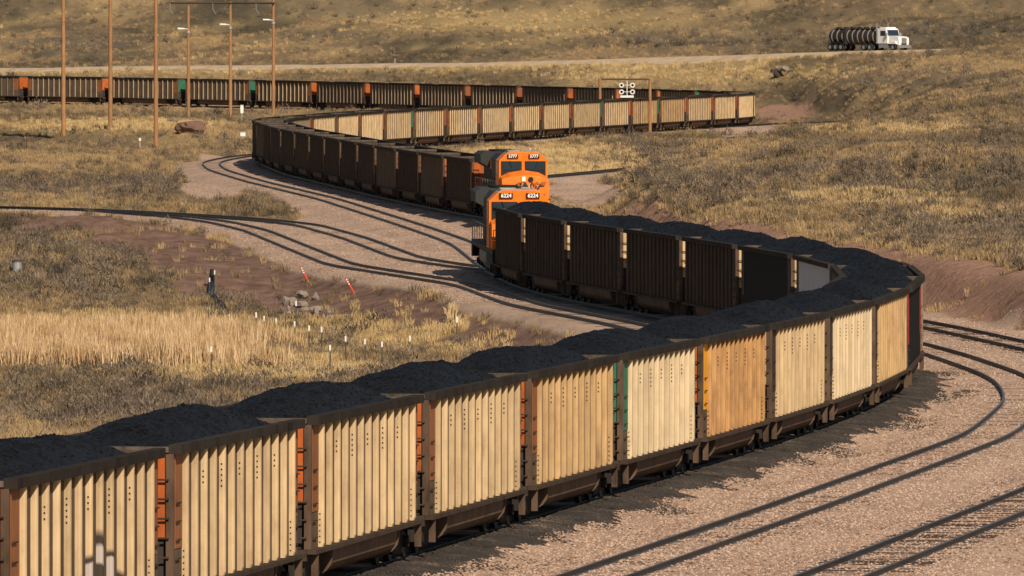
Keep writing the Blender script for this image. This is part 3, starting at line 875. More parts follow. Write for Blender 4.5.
# ------------------------------------------------------------------ locomotives (front towards -Y)
def loco(track, s_front, label, number):
    L = 22.3
    p0, p1 = pos_at_s(track, s_front + 4.5), pos_at_s(track, s_front + L - 4.5)
    q = p1 - p0
    root = empty('locomotive', (p0 + p1) / 2)
    root.rotation_euler = (math.atan2(q.z, math.hypot(q.x, q.y)), 0, math.atan2(-q.x, q.y))
    tag(root, label, 'locomotive', 'orange locomotives')
    # deck
    b = MB(); b.box(-1.5, 1.5, -10.7, 10.7, 1.35, 1.62); b.box(-1.1, 1.1, -10.5, 10.5, .95, 1.35)
    b.box(-1.5, 1.5, -10.85, -10.6, .75, 1.62); b.box(-1.5, 1.5, 10.6, 10.85, .75, 1.62)
    b.build('frame', M['loco_black'], root)
    MB().prism([(-1.45, 1.3), (1.45, 1.3), (1.45, .75), (1.15, .38), (-1.15, .38), (-1.45, .75)], -3.6, 3.2, 'y').build('fuel_tank', M['loco_silver'], root)
    # nose: wide, flat faced, top sloping up to the windscreen
    zw = 3.30
    v = [(-1.48, -9.95, 1.62), (1.48, -9.95, 1.62), (1.48, -9.75, 2.85), (.95, -9.70, 3.02), (0, -9.68, 3.12), (-.95, -9.70, 3.02), (-1.48, -9.75, 2.85),
         (-1.48, -8.3, 1.62), (1.48, -8.3, 1.62), (1.48, -8.3, 3.02), (.95, -8.3, 3.28), (0, -8.3, 3.42), (-.95, -8.3, 3.28), (-1.48, -8.3, 3.02)]
    f = [(6, 5, 4, 3, 2, 1, 0), (7, 8, 9, 10, 11, 12, 13)] + [(i, (i + 1) % 7, 7 + (i + 1) % 7, 7 + i) for i in range(7)]
    nose = MB().add(v, f).build('nose', M['orange'], root)
    # cab
    cabp = [(-1.55, 1.62), (1.55, 1.62), (1.55, 4.02), (1.15, 4.42), (.85, 4.56), (-.85, 4.56), (-1.15, 4.42), (-1.55, 4.02)]
    cab = MB().prism(cabp, -8.3, -5.9, 'y').build('cab', M['orange'], root)
    MB().prism([(-1.12, 4.45), (1.12, 4.45), (.85, 4.61), (-.85, 4.61)], -8.22, -5.9, 'y').build('cab_roof', M['loco_silver'], root)
    for sx in (-1, 1):
        fr = MB()
        x0, x1 = sx * .10, sx * 1.42
        fr.prism([(x0, 3.98), (x1, 3.98), (x1, 3.02), (sx * .92, 3.22), (x0, 3.44)], -8.34, -8.29, 'y')
        win = fr.build('window', M['letter_black'], cab)
        MB().prism([(sx * .18, 3.92), (sx * 1.35, 3.92), (sx * 1.35, 3.42), (sx * .18, 3.44)], -8.37, -8.342, 'y').build('pane', M['glass'], win)
        sw = MB().box(*sorted((sx * 1.545, sx * 1.57)), -7.9, -6.4, 3.1, 3.9).build('side_window', M['glass'], cab)
        nb = MB().box(*sorted((sx * .34, sx * 1.02)), -8.40, -8.28, 4.16, 4.42).build('number_board', M['letter_black'], root)
        t = put('number', text_mesh(number, .27, 0, .006, .008), M['letter_white'], nb)
        t.location = (sx * .68, -8.405, 4.29); t.rotation_euler = (math.pi / 2, 0, 0)
        MB().tube((sx * .9, -8.42, 4.0), (sx * .75, -8.40, 3.55), .018, n=5).build('wiper', M['letter_black'], root)
        dl = MB().lathe([(0, 0), (.13, 0), (.13, .08), (0, .08)], (sx * .95, -10.9, 1.8), 'y', 12).build('ditch_light', M['lens'], root)
    hl = MB().box(-.24, .0, -9.86, -9.70, 2.72, 3.02).build('headlight', M['lens'], nose)
    MB().lathe([(0, 0), (.17, 0), (.17, .06), (0, .06)], (.34, -9.82, 2.84), 'y', 16).build('door_window', M['letter_black'], nose)
    t = put('lettering', text_mesh('BNSF', .62, .45, .006, .02), M['letter_black'], nose)
    t.location = (.1, -9.87, 2.40); t.rotation_euler = (math.pi / 2 - .16, 0, 0); t.scale = (1.35, 1, 1)
    MB().box(-1.49, -.42, -9.94, -9.5, 2.12, 2.24).build('nose_stripe', M['letter_black'], nose)
    # hoods
    hood = MB().prism([(-.92, 1.62), (.92, 1.62), (.92, 3.95), (.6, 4.25), (-.6, 4.25), (-.92, 3.95)], -5.9, 10.2, 'y').build('hood', M['loco_black'], root)
    for sx in (-1, 1): MB().box(*sorted((sx * .922, sx * .96)), -1.9, 5.1, 3.3, 3.9).build('hood_band', M['orange'], hood)
    for k in range(9):
        y = -1.6 + k * .95
        for sx in (-1, 1): MB().box(*sorted((sx * .925, sx * .95)), y, y + .85, 1.8, 3.2).build('hood_door', M['loco_black'], hood)
    MB().prism([(-1.42, 2.9), (1.42, 2.9), (1.50, 3.3), (1.50, 4.05), (1.2, 4.45), (-1.2, 4.45), (-1.50, 4.05), (-1.50, 3.3)], -5.88, -2.0, 'y').build('equipment_housing', M['loco_grey'], root)
    MB().prism([(-.93, 3.35), (.93, 3.35), (1.56, 3.7), (1.56, 4.22), (1.3, 4.40), (-1.3, 4.40), (-1.56, 4.22), (-1.56, 3.7)], 5.2, 10.2, 'y').build('radiator', M['loco_grey'], root)
    for y in (6.3, 8.6): MB().lathe([(0, 0), (.75, 0), (.75, .1), (0, .1)], (0, y, 4.40), 'z', 16).build('fan', M['loco_black'], root)
    MB().box(-.5, .5, .5, 2.2, 4.2, 4.45).build('exhaust_stack', M['loco_black'], root)
    ac = MB().box(-.95, -.15, -7.6, -6.5, 4.60, 4.67).build('air_conditioner', M['loco_silver'], root)
    MB().tube((.15, -7.3, 4.66), (.55, -7.3, 4.65), .045).build('horn', M['loco_silver'], root)
    MB().tube((.6, -6.5, 4.6), (.6, -6.5, 4.82), .02, n=6).build('antenna', M['white'], root)
    # rails, steps, plow
    for sx in (-1, 1):
        b = MB()
        ys = [-8.2 + i * 1.85 for i in range(11)]
        for y in ys: b.tube((sx * 1.46, y, 1.62), (sx * 1.46, y, 2.65), .022, n=5)
        b.tube((sx * 1.46, -8.2, 2.65), (sx * 1.46, 10.6, 2.65), .022, n=5)
        b.tube((sx * 1.46, 10.6, 2.65), (sx * 1.46, 10.6, .7), .022, n=5)
        b.build('handrail', M['loco_silver'], root)
        b = MB(); b.tube((sx * 1.45, -10.8, 1.0), (sx * 1.45, -10.8, 2.6), .025, n=5); b.tube((sx * 1.45, -10.8, 2.6), (sx * .5, -10.8, 2.6), .025, n=5); b.tube((sx * .5, -10.8, 2.6), (sx * .5, -10.8, 1.6), .025, n=5)
        b.build('grab_rail', M['orange'], root)
        for e in (-1, 1):
            b = MB()
            for k in range(4): b.box(*sorted((sx * 1.15, sx * 1.5)), *sorted((e * 9.9, e * 10.75)), .45 + k * .28, .49 + k * .28)
            b.box(*sorted((sx * 1.10, sx * 1.14)), *sorted((e * 9.9, e * 10.75)), .42, 1.35)
            b.build('step', M['loco_black'], root)
    MB().prism([(-10.7, .95), (-11.1, .2), (-11.0, .18), (-10.6, .85)], -1.45, 1.45, 'x').build('plow', M['loco_black'], root)
    for e in (-1, 1):
        y = e * 6.9
        b = MB()
        for sx in (-1, 1):
            b.prism([(-2.5, .45), (-2.5, .8), (-1.8, .95), (1.8, .95), (2.5, .8), (2.5, .45), (1.9, .3), (-1.9, .3)], *sorted((sx * .98, sx * 1.2)), 'x')
            for a in (-1.9, 0, 1.9): b.lathe([(0, 0), (.17, 0), (.17, .12), (0, .12)], (1.2 if sx > 0 else -1.32, a, .54), 'x', 10)
        t = b.build('truck', M['loco_black'], root); t.location = (0, y, 0)
        for a in (-1.9, 0, 1.9):
            w = put('wheelset', CM['wheelset'], M['tread'], t, (0, a, .53)); w.scale = (1, 1.16, 1.16)
        b = MB(); b.box(-.12, .12, e * 10.7 - .1 * (e < 0), e * 10.7 + .35 * e if e > 0 else e * 10.7, .72, 1.0)
        b = MB(); b.box(-.13, .13, *sorted((e * 10.8, e * 11.2)), .72, 1.02); b.build('coupler', M['loco_black'], root)
    return root

loco('loaded', S_LOCO_B, 'lower orange locomotive half hidden behind the shaded loaded coal cars', '6224')
S_A = s_at_d('empties', 588.0)
loco('empties', S_A, 'upper orange locomotive with lettered nose at the head of the empty train', '5777')

# ------------------------------------------------------------------ the train of empties
sE = S_A + 22.4
s_tot = arc_table('empties')[0][-1]
# align with the photo: a gap at the car boundary nearest x=604 (d = 1030)
target_s = s_at_d('empties', 1030.0)
cnt = round((target_s - sE) / 16.2)
spE = (target_s - sE) / cnt
cells = []
idx = 0
while sE + spE * (idx + 1) < s_tot - 1:
    p = pos_at_s('empties', sE + spE * (idx + .5))
    u = 512 + p.x / p.y * FPX
    if u < -70 and p.y > 1250: break
    zone = 'shade' if p.y < 872 else ('mid' if p.y < 1124 else ('bend' if u > 690 else 'far'))
    cells.append((sE + spE * idx, zone, p.y, u)); idx += 1
mids = [c for c in cells if c[1] == 'mid'][::-1]
bends = [c for c in cells if c[1] == 'bend']
fars = [c for c in cells if c[1] == 'far'][::-1]
shades = [c for c in cells if c[1] == 'shade']
for c in cells:
    s, zone, dm, u = c
    if zone == 'shade':
        i = shades.index(c); grp = 'shaded empty cars behind the upper locomotive'; lab = 'dark shaded empty coal car, %s behind the upper locomotive' % ORD[i]
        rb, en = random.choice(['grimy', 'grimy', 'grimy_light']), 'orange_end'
    elif zone == 'mid':
        i = mids.index(c); grp = 'sunlit empty cars of the middle row'; lab = 'sunlit cream empty coal car, %s from the right end of the middle row' % ORD[i]
        rb, en = random.choice(['cream', 'cream', 'cream', 'tan']), random.choice(['rust_end', 'rust_end', 'orange_end', 'green_end'])
    elif zone == 'bend':
        i = bends.index(c); grp = 'empty cars on the right bend'; lab = 'empty coal car on the right bend, %s behind the middle row' % ORD[i]
        rb, en = 'cream', 'orange_end'
    else:
        i = fars.index(c); grp = 'empty cars of the farthest row'; lab = 'brown empty coal car of the farthest row, %s from the left edge' % ORD[i]
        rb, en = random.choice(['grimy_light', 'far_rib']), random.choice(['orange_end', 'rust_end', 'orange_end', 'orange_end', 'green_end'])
    make_car('empties', s, lab, grp, rb, en, 'brown_patch', 'sheet', 1 if dm < 872 else 0, True, False, spE)
print('cars', ncar, 'empties', idx)

# ------------------------------------------------------------------ coal spilled beside the loaded train
def spill():
    s0, s1 = s_at_d('loaded', 150), s_at_d('loaded', 345)
    n = int((s1 - s0) / .2); m = 18
    r = np.random.default_rng(4)
    sv = np.linspace(s0, s1, n + 1)
    S, g, xs = arc_table('loaded')
    dv = np.interp(sv, S, g); xv = np.interp(dv, g, xs); sl = np.interp(dv, g, np.gradient(xs, g)); L = np.sqrt(1 + sl * sl)
    ph = np.concatenate([[0], np.cumsum(r.uniform(4.4, 7.8, 80))]); amp = r.uniform(.35, 1.1, 82)
    j = np.searchsorted(ph, sv - s0, 'right'); a = ph[j - 1]; t = (sv - s0 - a) / (ph[j] - a)
    fan = np.exp(-((t - .5) / .24) ** 2) * amp[j]
    w = 1.25 + .75 * fan + .10 * np.sin(sv * 2.1) + .10 * np.sin(sv * 5.3 + 1) + .12 * r.normal(size=n + 1)
    h = .08 + .10 * fan
    f = np.linspace(0, 1, m)[None, :]
    off = .85 + w[:, None] * f
    X = xv[:, None] + off / L[:, None]; D = dv[:, None] - off * (sl / L)[:, None]
    Z = ground(X, D) + np.sin(np.pi * np.minimum(1, f * .86 + .2)).clip(0) * h[:, None] * (1 - f ** 3) + .016 * r.normal(size=X.shape) - .05 * (f > .93) + .012
    V = np.stack([X, D, Z], -1).reshape(-1, 3)
    i = np.arange((n + 1) * m).reshape(n + 1, m)
    Fq = np.stack([i[:-1, :-1], i[:-1, 1:], i[1:, 1:], i[1:, :-1]], -1).reshape(-1, 4)
    o = put('spilled_coal', np_mesh('spilled_coal', V, Fq, False), M['spill'])
    tag(o, 'dark spilled coal heaped in small fans along the near side of the loaded train', 'spilled coal', kind='stuff')
spill()

# ------------------------------------------------------------------ poles, posts and small things
def gz(x, d): return float(ground(np.array([x], float), np.array([d], float))[0])

def pole(u, d, h, label, group, r=.2, attach=False):
    x = atd(u, d); z = gz(x, d)
    root = empty('power_pole', (x, d, z - .3))
    tag(root, label, 'pole', group)
    MB().lathe([(r * 1.08, 0), (r, h * .5), (r * .8, h)], n=10).build('shaft', M['wood'], root)
    if attach:
        b = MB(); b.tube((-.05, -.22, .1), (-.5, -.22, .15), .05, n=8)
        b.tube((-.5, -.22, .15), (-1.35, -.22, .18), .11, n=8)
        o = b.build('insulator', M['white'], root); o.location = (0, 0, h - 3.1)
        MB().lathe([(.24, 0), (.24, .25), (.2, .3)], n=10).build('collar', M['galv'], root).location = (0, 0, h - 3.5)
    return root, x, z
PO = ['leftmost', 'middle', 'right hand']
for i, (u, d) in enumerate(((63.5, 1039), (110.5, 1029), (156, 1001))):
    pole(u, d, 19.0, '%s of the three near wooden power poles at left' % PO[i], 'near wooden power poles', .22)
tops = []
for i, (u, d) in enumerate(((188.5, 1178), (230.5, 1186), (273.5, 1206))):
    root, x, z = pole(u, d, 15.6, '%s of the three far wooden poles carrying the dark crossarm' % PO[i], 'far wooden power poles', .2, True)
    tops.append((x, d))
x0, x1 = atd(170, 1174), atd(274, 1206)
ca = empty('crossarm', (x0, tops[0][1], 0))
tag(ca, 'long dark crossarm spanning the three far wooden poles', 'crossarm')
zc = CAMH - (3.0 - YH) * 1186 / FPX
MB().path([(0, -.5, zc), (tops[1][0] - x0, tops[1][1] - tops[0][1] - .3, zc), (x1 - x0, 1206 - tops[0][1] - .3, zc)], .13, 6).build('beam', M['bar'], ca)
for u in (171.5, 214, 257):
    xx = atd(u, 1182) - x0
    MB().path([(xx, -.5, zc), (xx + .05, -.5, zc - .9), (xx + .4, -.5, zc - 1.4)], .03, 5).build('hanger', M['galv'], ca)

def gantry():
    d = 1048.0
    xl, xr = atd(600, d), atd(650, d)
    root = empty('track_gantry', ((xl + xr) / 2, d, gz(xr, d)))
    tag(root, 'timber gantry over the middle row with a cluster of white discs', 'gantry')
    zt = CAMH - (78.5 - YH) * d / FPX - root.location.z
    for x in (xl, xr):
        MB().lathe([(.19, -.3), (.16, zt)], (x - root.location.x, 0, 0), n=8).build('post', M['wood'], root)
    MB().box(xl - root.location.x, xr - root.location.x, -.1, .1, zt - .18, zt).build('beam', M['bar'], root)
    cx = atd(627, d) - root.location.x
    MB().tube((cx, 0, zt + .2), (cx, 0, zt - 1.9), .05, n=6).build('hanger', M['white'], root)
    for ux, vz in ((-.62, -.75), (.62, -.75), (-.62, -1.5), (.62, -1.5)):
        MB().lathe([(.15, 0), (.28, 0), (.28, .1), (.15, .1), (.15, 0)], (cx + ux, -.1, zt + vz), 'y', 14).build('disc', M['white'], root)
        MB().tube((cx, 0, zt + vz), (cx + ux * .5, 0, zt + vz), .04, n=5).build('arm', M['white'], root)
    MB().box(cx - .75, cx + .75, -.15, .05, zt - 2.15, zt - 1.9).build('tray', M['white'], root)
gantry()

# fence posts with white tips
posts = [(256, 341, 20), (276, 347, 18), (294.5, 350, 15), (309, 355, 15), (321.5, 357, 15), (330, 377, 32), (345.5, 367, 21), (365, 369, 20), (382, 372, 20), (410, 366, 20), (457, 346, 12), (211, 379, 26), (296, 328, 10), (264, 345, 16)]
for i, (u, v, hp) in enumerate(posts):
    x, d = at_ground(u, v)
    z = gz(x, d)
    h = max(1.3, hp * d / FPX)
    root = empty('fence_post', (x, d, z))
    MB().box(-.03, .03, -.03, .03, -.2, h - .3).add([(.03, -.03, 0), (.07, -.03, 0), (.07, .03, 0), (.03, .03, 0)], [(0, 1, 2, 3)]).build('shaft', M['postgreen'], root)
    MB().box(-.035, .035, -.035, .035, h - .24, h).build('tip', M['white'], root)
    lab = '%s white tipped fence post from the left along the golden grass' % ORD[sorted(p[0] for p in posts if p[0] not in (211, 457, 330)).index(u)] if u not in (211, 457, 330) else ''
    if u == 211: lab = 'lone dark fence post at the front edge of the reed bed'
    if u == 457: lab = 'white tipped fence post farthest right, just above the heaped coal'
    if u == 330: lab = 'tallest of the white tipped fence posts in the golden grass'
    tag(root, lab, 'fence post', 'white tipped fence posts')

def marker(u, v, lean, label):
    x, d = at_ground(u, v); z = gz(x, d)
    root = empty('track_marker', (x, d, z)); root.rotation_euler = (0, lean, 0); root.scale = (.62, .62, .62)
    tag(root, label, 'marker')
    MB().lathe([(.06, -.2), (.06, .85)], n=8).build('base', M['marker_red'], root).scale = (1.5, 1.5, 1)
    for k in range(3): MB().lathe([(.07, .85 + k * .2), (.07, .95 + k * .2)], n=8).build('band', M['white'], root)
    MB().lathe([(.055, .85), (.055, 1.5)], n=8).build('stem', M['marker_red'], root)
marker(308, 283, -.45, 'leaning red and white marker post beside the dirt road')
marker(354, 294, -.5, 'smaller orange red marker post right of the red and white one')

def drain():
    P = []
    for u, v, up in ((211.5, 288, .25), (211, 297, .22), (215, 304, .22), (221, 311, .2), (226.5, 317, .16), (232, 320, .1)):
        x, d = at_ground(u, v); P.append(Vector((x, d, gz(x, d) + up)))
    root = empty('drain_pipe', P[0]); tag(root, 'black flexible drain pipe lying down the bank above the reeds', 'pipe')
    b = MB(); rad = (.14, .19, .23, .22, .18, .10)
    for k in range(len(P) - 1): b.tube(P[k] - P[0], P[k + 1] - P[0], rad[k], rad[k + 1], 10)
    b.build('hose', M['pipe'], root)
    MB().tube((0, 0, -.3), (0.02, 0, .75), .2, .1, 10).build('inlet', M['pipe'], root)
    for u, v, h, lab in ((209.5, 297, 1.0, 'left'), (214.5, 290, 1.0, 'taller right'), (231.5, 316, .4, 'lowest')):
        xx, dd = at_ground(u, v); zz = gz(xx, dd)
        r2 = empty('marker_stake', (xx, dd, zz)); tag(r2, '%s white tipped stake beside the black drain pipe' % lab, 'stake', 'stakes at the drain pipe')
        MB().box(-.02, .02, -.02, .02, -.2, h - .2).build('shaft', M['postgreen'], r2); MB().box(-.03, .03, -.03, .03, h - .22, h).build('tip', M['white'], r2)
drain()

def well_casing():
    x, d = at_ground(17, 276); z = gz(x, d)
    root = empty('well_casing', (x, d, z)); tag(root, 'grey metal drum standing in the brush at far left', 'drum')
    MB().lathe([(.25, -.2), (.25, .68), (.27, .70), (.27, .74)], n=16).build('barrel', M['galv'], root)
    MB().lathe([(.27, .742), (.29, .742), (.29, .80), (.10, .84)], n=16).build('lid', M['bar'], root)
well_casing()

def rock_mesh(seed, n=3, amp=.35, flat=1.0):
    bm = bmesh.new(); bmesh.ops.create_icosphere(bm, subdivisions=n, radius=1)
    r = random.Random(seed); pl = [(Vector((r.gauss(0, 1), r.gauss(0, 1), r.gauss(0, 1))).normalized(), r.uniform(.55, .9)) for _ in range(14)]
    for v in bm.verts:
        for nrm, dd in pl:
            t = v.co.dot(nrm)
            if t > dd: v.co -= nrm * (t - dd)
        v.co += Vector((r.uniform(-1, 1), r.uniform(-1, 1), r.uniform(-1, 1))) * amp * .2
        v.co.z *= flat
    me = bpy.data.meshes.new('rock'); bm.to_mesh(me); bm.free(); return me
M['rock'] = plain('rock_brown', (0.17, 0.10, 0.075), 0.9)
M['rock_dark'] = plain('rock_dark', (0.05, 0.042, 0.036), 0.9)
M['rock_grey'] = plain('rock_grey', (0.24, 0.20, 0.17), 0.9)
def rock(u, v, zg, w, h, mat, label, seed):
    x, d = at_ground(u, v); z = gz(x, d)
    o = put('boulder', rock_mesh(seed), M[mat]); s = d / FPX
    o.location = (x, d, z + h * s * .3); o.scale = (w * s / 2, w * s / 2, h * s * .62); o.rotation_euler = (0, 0, seed)
    tag(o, label, 'rock')
rock(192, 132, -.3, 34, 15, 'rock', 'large reddish boulder at the foot of the far power poles', 5)
rock(777, 77, 5.0, 9, 11, 'rock_dark', 'dark boulder, left of the three on the slope below the truck', 9)
rock(784, 73, 5.0, 12, 9, 'rock_grey', 'widest grey boulder of the three on the slope below the truck', 31)
rock(772, 75, 5.0, 6, 7, 'rock_dark', 'smallest dark boulder of the three on the slope below the truck', 33)
rr = random.Random(12)
for k in range(14):
    u = 285 + rr.uniform(0, 44); v = 296 + rr.uniform(0, 22) + (u - 285) * .12
    rock(u, v, -1.0, rr.uniform(7, 17), rr.uniform(6, 11), 'rock_grey', 'grey broken slab in the rubble pile beside the golden grass', 20 + k)
for ob in [o for o in bpy.data.objects if o.name.startswith('boulder') and 'rubble' in o.get('label', '')]: ob['group'] = 'rubble slabs'

def box_sign(u, v, zg, w, h, label, name='equipment_box', ph=0.0, mat='white'):
    x, d = at_ground(u, v); z = gz(x, d); s = d / FPX
    root = empty(name, (x, d, z)); tag(root, label, 'sign' if ph else 'box')
    if ph: MB().box(-.05, .05, -.05, .05, -.2, ph).build('post', M['galv'], root)
    MB().box(-w * s / 2, w * s / 2, -.1, .1, ph, ph + h * s).build('panel', M[mat], root)
    MB().box(-w * s / 2 - .03, w * s / 2 + .03, -.13, .13, ph + h * s + .002, ph + h * s + .05).build('cap', M['galv'], root)
box_sign(243, 141, -.2, 5, 4, 'small white box left of where the empty train bends', 'equipment_box', .5)
box_sign(242, 122, 0, 3, 8, 'thin pale post with plate behind the left bend of the empty train', 'marker_plate', 1.1)
box_sign(140, 150, -1.0, 2, 3, 'small pale marker plate left of the right hand near pole', 'marker_plate', .9)
box_sign(611, 134, -.3, 3, 6, 'small white switch stand below the middle row of cars', 'switch_stand', .4)
box_sign(395, 66, 5.0, 6, 3, 'small dark board on a post beside the far road', 'road_sign', 1.2, 'bar')

# ------------------------------------------------------------------ tank truck on the far road
def tank_truck():
    x, d = atd(870, 1368), 1368.0
    d = road_d(x) + 1.0
    z = float(ground(np.array([x]), np.array([d]))[0]) + .44
    root = empty('tank_truck', (x, d, z)); root.rotation_euler = (0, 0, math.atan2(-0.76, 0.65)); root.scale = (1.06, 1.06, 1.06)
    tag(root, 'white semi truck pulling a black banded tank trailer on the far road', 'truck')
    # local +X is forward
    MB().box(-7.6, -0.4, -.5, .5, .85, 1.15).box(-.5, 6.9, -.45, .45, .75, 1.05).build('chassis', M['tank_black'], root)
    cab = MB().prism([(2.7, 1.05), (4.7, 1.05), (4.75, 1.95), (4.45, 2.95), (4.2, 3.12), (2.7, 3.12)], -1.15, 1.15, 'y').build('cab', M['truck_white'], root)
    hood = MB().prism([(4.72, 1.0), (6.75, .85), (6.85, 1.2), (6.75, 1.85), (6.3, 2.0), (4.72, 2.12)], -.95, .95, 'y').build('hood', M['truck_white'], root)
    MB().prism([(4.80, 2.05), (4.83, 2.05), (4.52, 2.92), (4.48, 2.92)], -1.0, 1.0, 'y').build('windscreen', M['glass'], cab)
    for s in (-1, 1):
        MB().box(3.3, 4.3, *sorted((s * 1.152, s * 1.17)), 2.1, 2.8).build('side_window', M['glass'], cab)
        MB().box(6.55, 6.83, *sorted((s * .55, s * .92)), 1.2, 1.5).build('headlight', M['lens'], hood)
        MB().prism([(5.1, 1.0), (6.5, 1.0), (6.3, 1.32), (5.3, 1.32)], *sorted((s * .9, s * 1.2)), 'y').build('fender', M['truck_white'], hood)
        MB().tube((2.45, s * 1.05, 1.0), (2.45, s * 1.05, 3.9), .09, n=8).build('exhaust_stack', M['chrome'], root)
        MB().box(4.7, 4.85, *sorted((s * 1.25, s * 1.5)), 1.95, 2.5).build('mirror', M['chrome'], cab)
        MB().box(3.0, 4.6, *sorted((s * .8, s * 1.2)), .45, .95).build('fuel_tank', M['chrome'], root)
    g = MB().box(6.78, 6.88, -.48, .48, 1.05, 1.82).build('grille', M['chrome'], hood)
    MB().box(6.8, 7.05, -1.2, 1.2, .45, .85).build('bumper', M['chrome'], root)
    MB().box(3.0, 4.2, -.9, .9, 3.122, 3.3).build('roof_fairing', M['truck_white'], cab)
    tank = MB().lathe([(.1, -7.7), (.85, -7.6), (1.0, -7.3), (1.0, 1.9), (.85, 2.2), (.1, 2.3)], (0, 0, 2.0), 'x', 20).build('tank', M['tank_black'], root, True)
    for k in range(9): MB().lathe([(1.0, -6.9 + k * 1.05), (1.06, -6.9 + k * 1.05), (1.06, -6.75 + k * 1.05), (1.0, -6.75 + k * 1.05)], (0, 0, 2.0), 'x', 20).build('band', M['tank_band'], tank)
    MB().lathe([(.3, 2.0), (.9, 2.02), (.86, 2.36), (.3, 2.5)], (0, 0, 2.0), 'x', 20).build('tank_head', M['tank_band'], tank)
    MB().box(-7.0, 1.5, -.5, .5, 3.02, 3.12).build('catwalk', M['tank_black'], tank)
    for k in range(6): MB().box(-6.6 + k * 1.4, -6.1 + k * 1.4, -.3, .3, 3.13, 3.32).build('hatch', M['tank_black'], tank)
    MB().box(-4.3, -3.9, -1.1, 1.1, .9, 3.1).build('equipment_cabinet', M['tank_black'], root)
    for xa in (-7.0, -5.9, -4.8, -.1, 1.1, 5.8):
        for s in (-1, 1):
            w = MB().lathe([(.2, -.22), (.5, -.2), (.52, 0), (.5, .2), (.2, .22)], (xa, s * .98, .52), 'y', 16).build('wheel', M['rubber'], root, False)
            MB().lathe([(0, -.235), (.26, -.235), (.26, .235), (0, .235)], (xa, s * .98, .52), 'y', 12).build('rim', M['chrome'], w)
    MB().box(-7.7, -4.2, -1.2, 1.2, 1.12, 1.2).build('mudguard', M['tank_black'], root)
tank_truck()

# ------------------------------------------------------------------ vegetation and stones (uncountable: scattered clumps)
def src_collection(name, meshes, mat):
    c = bpy.data.collections.new(name)
    for i, me in enumerate(meshes):
        me.materials.clear(); me.materials.append(mat)
        o = bpy.data.objects.new('%s_%02d' % (name, i), me); c.objects.link(o)
    return c

def tuft(seed, n, h, r, w, lean):
    q = np.random.default_rng(seed); V = []; Fq = []
    for i in range(n):
        a, rr_ = q.uniform(0, 6.28), r * math.sqrt(q.random())
        bx, by = rr_ * math.cos(a), rr_ * math.sin(a)
        hh = h * q.uniform(.55, 1.1); ln = lean * q.uniform(.2, 1.2); a2 = a + q.normal() * .8
        txx, tyy = bx + math.cos(a2) * ln, by + math.sin(a2) * ln
        t = q.uniform(0, 6.28); wx, wy = math.cos(t) * w, math.sin(t) * w
        mx, my = bx * .6 + txx * .4, by * .6 + tyy * .4
        k = len(V)
        V += [(bx - wx, by - wy, -.05), (bx + wx, by + wy, -.05), (mx + wx * .8, my + wy * .8, hh * .6), (mx - wx * .8, my - wy * .8, hh * .6), (txx, tyy, hh)]
        Fq += [(k, k + 1, k + 2), (k, k + 2, k + 3), (k + 3, k + 2, k + 4)]
    return np_mesh('tuft', np.array(V), np.array(Fq), False)

def bush(seed, n, h, r, leaf):
    q = np.random.default_rng(seed); V = []; Fq = []
    for i in range(10):
        a = q.uniform(0, 6.28); t = q.uniform(.4, 1.0)
        k = len(V); ex, ey, ez = math.cos(a) * r * t, math.sin(a) * r * t, h * q.uniform(.5, .95)
        V += [(-.025, 0, -.05), (.025, 0, -.05), (ex, ey, ez)]; Fq.append((k, k + 1, k + 2))
    for i in range(n):
        a = q.uniform(0, 6.28); el = math.asin(q.uniform(-.05, 1)); t = q.uniform(.5, 1.0) * (1 + .25 * math.sin(3 * a + seed))
        c = np.array([math.cos(a) * math.cos(el) * r * t, math.sin(a) * math.cos(el) * r * t, max(.03, math.sin(el) * h * t)])
        d1 = q.normal(size=3); d1[2] = abs(d1[2]) + 1.0; d1 /= np.linalg.norm(d1); d2 = np.cross(d1, q.normal(size=3)); d2 /= np.linalg.norm(d2) + 1e-9
        L, W = leaf * q.uniform(.8, 1.9), leaf * q.uniform(.12, .24)
        k = len(V)
        V += [tuple(c - d2 * W), tuple(c + d2 * W), tuple(c + d1 * L)]; Fq.append((k, k + 1, k + 2))
    return np_mesh('bush', np.array(V), np.array(Fq), False)

def veg_mat(name, stops, rand=0.35, own=None):
    m, nt, b = mat_nodes(name)
    oi = N(nt, 'ShaderNodeObjectInfo')
    base = tone(nt) if own is None else noise(nt, world_pos(nt, 1, 0.35, 0.2), own, 4, 0.6)
    f = math_n(nt, 'ADD', math_n(nt, 'MULTIPLY', base, 1 - rand), math_n(nt, 'MULTIPLY', oi.outputs['Random'], rand))
    c = ramp(nt, f, stops)
    nt.links.new(c, b.inputs['Base Color']); b.inputs['Roughness'].default_value = 0.9; b.inputs['Specular IOR Level'].default_value = 0.1
    return m
VM_grass = veg_mat('dry_grass', [(0.20, (0.110, 0.088, 0.054)), (0.34, (0.180, 0.132, 0.078)), (0.48, (0.285, 0.202, 0.112)), (0.66, (0.42, 0.295, 0.154))], 0.3)
VM_gold = veg_mat('gold_grass', [(0.25, (0.38, 0.265, 0.13)), (0.5, (0.54, 0.385, 0.19)), (0.75, (0.63, 0.48, 0.26))], 0.45)
VM_reed = veg_mat('reed', [(0.22, (0.28, 0.17, 0.085)), (0.42, (0.52, 0.345, 0.18)), (0.62, (0.64, 0.45, 0.25)), (0.8, (0.74, 0.56, 0.36))], 0.6, 0.5)
VM_sage = veg_mat('sagebrush', [(0.20, (0.070, 0.058, 0.046)), (0.40, (0.120, 0.096, 0.075)), (0.56, (0.175, 0.137, 0.102)), (0.75, (0.24, 0.18, 0.13))], 0.6)
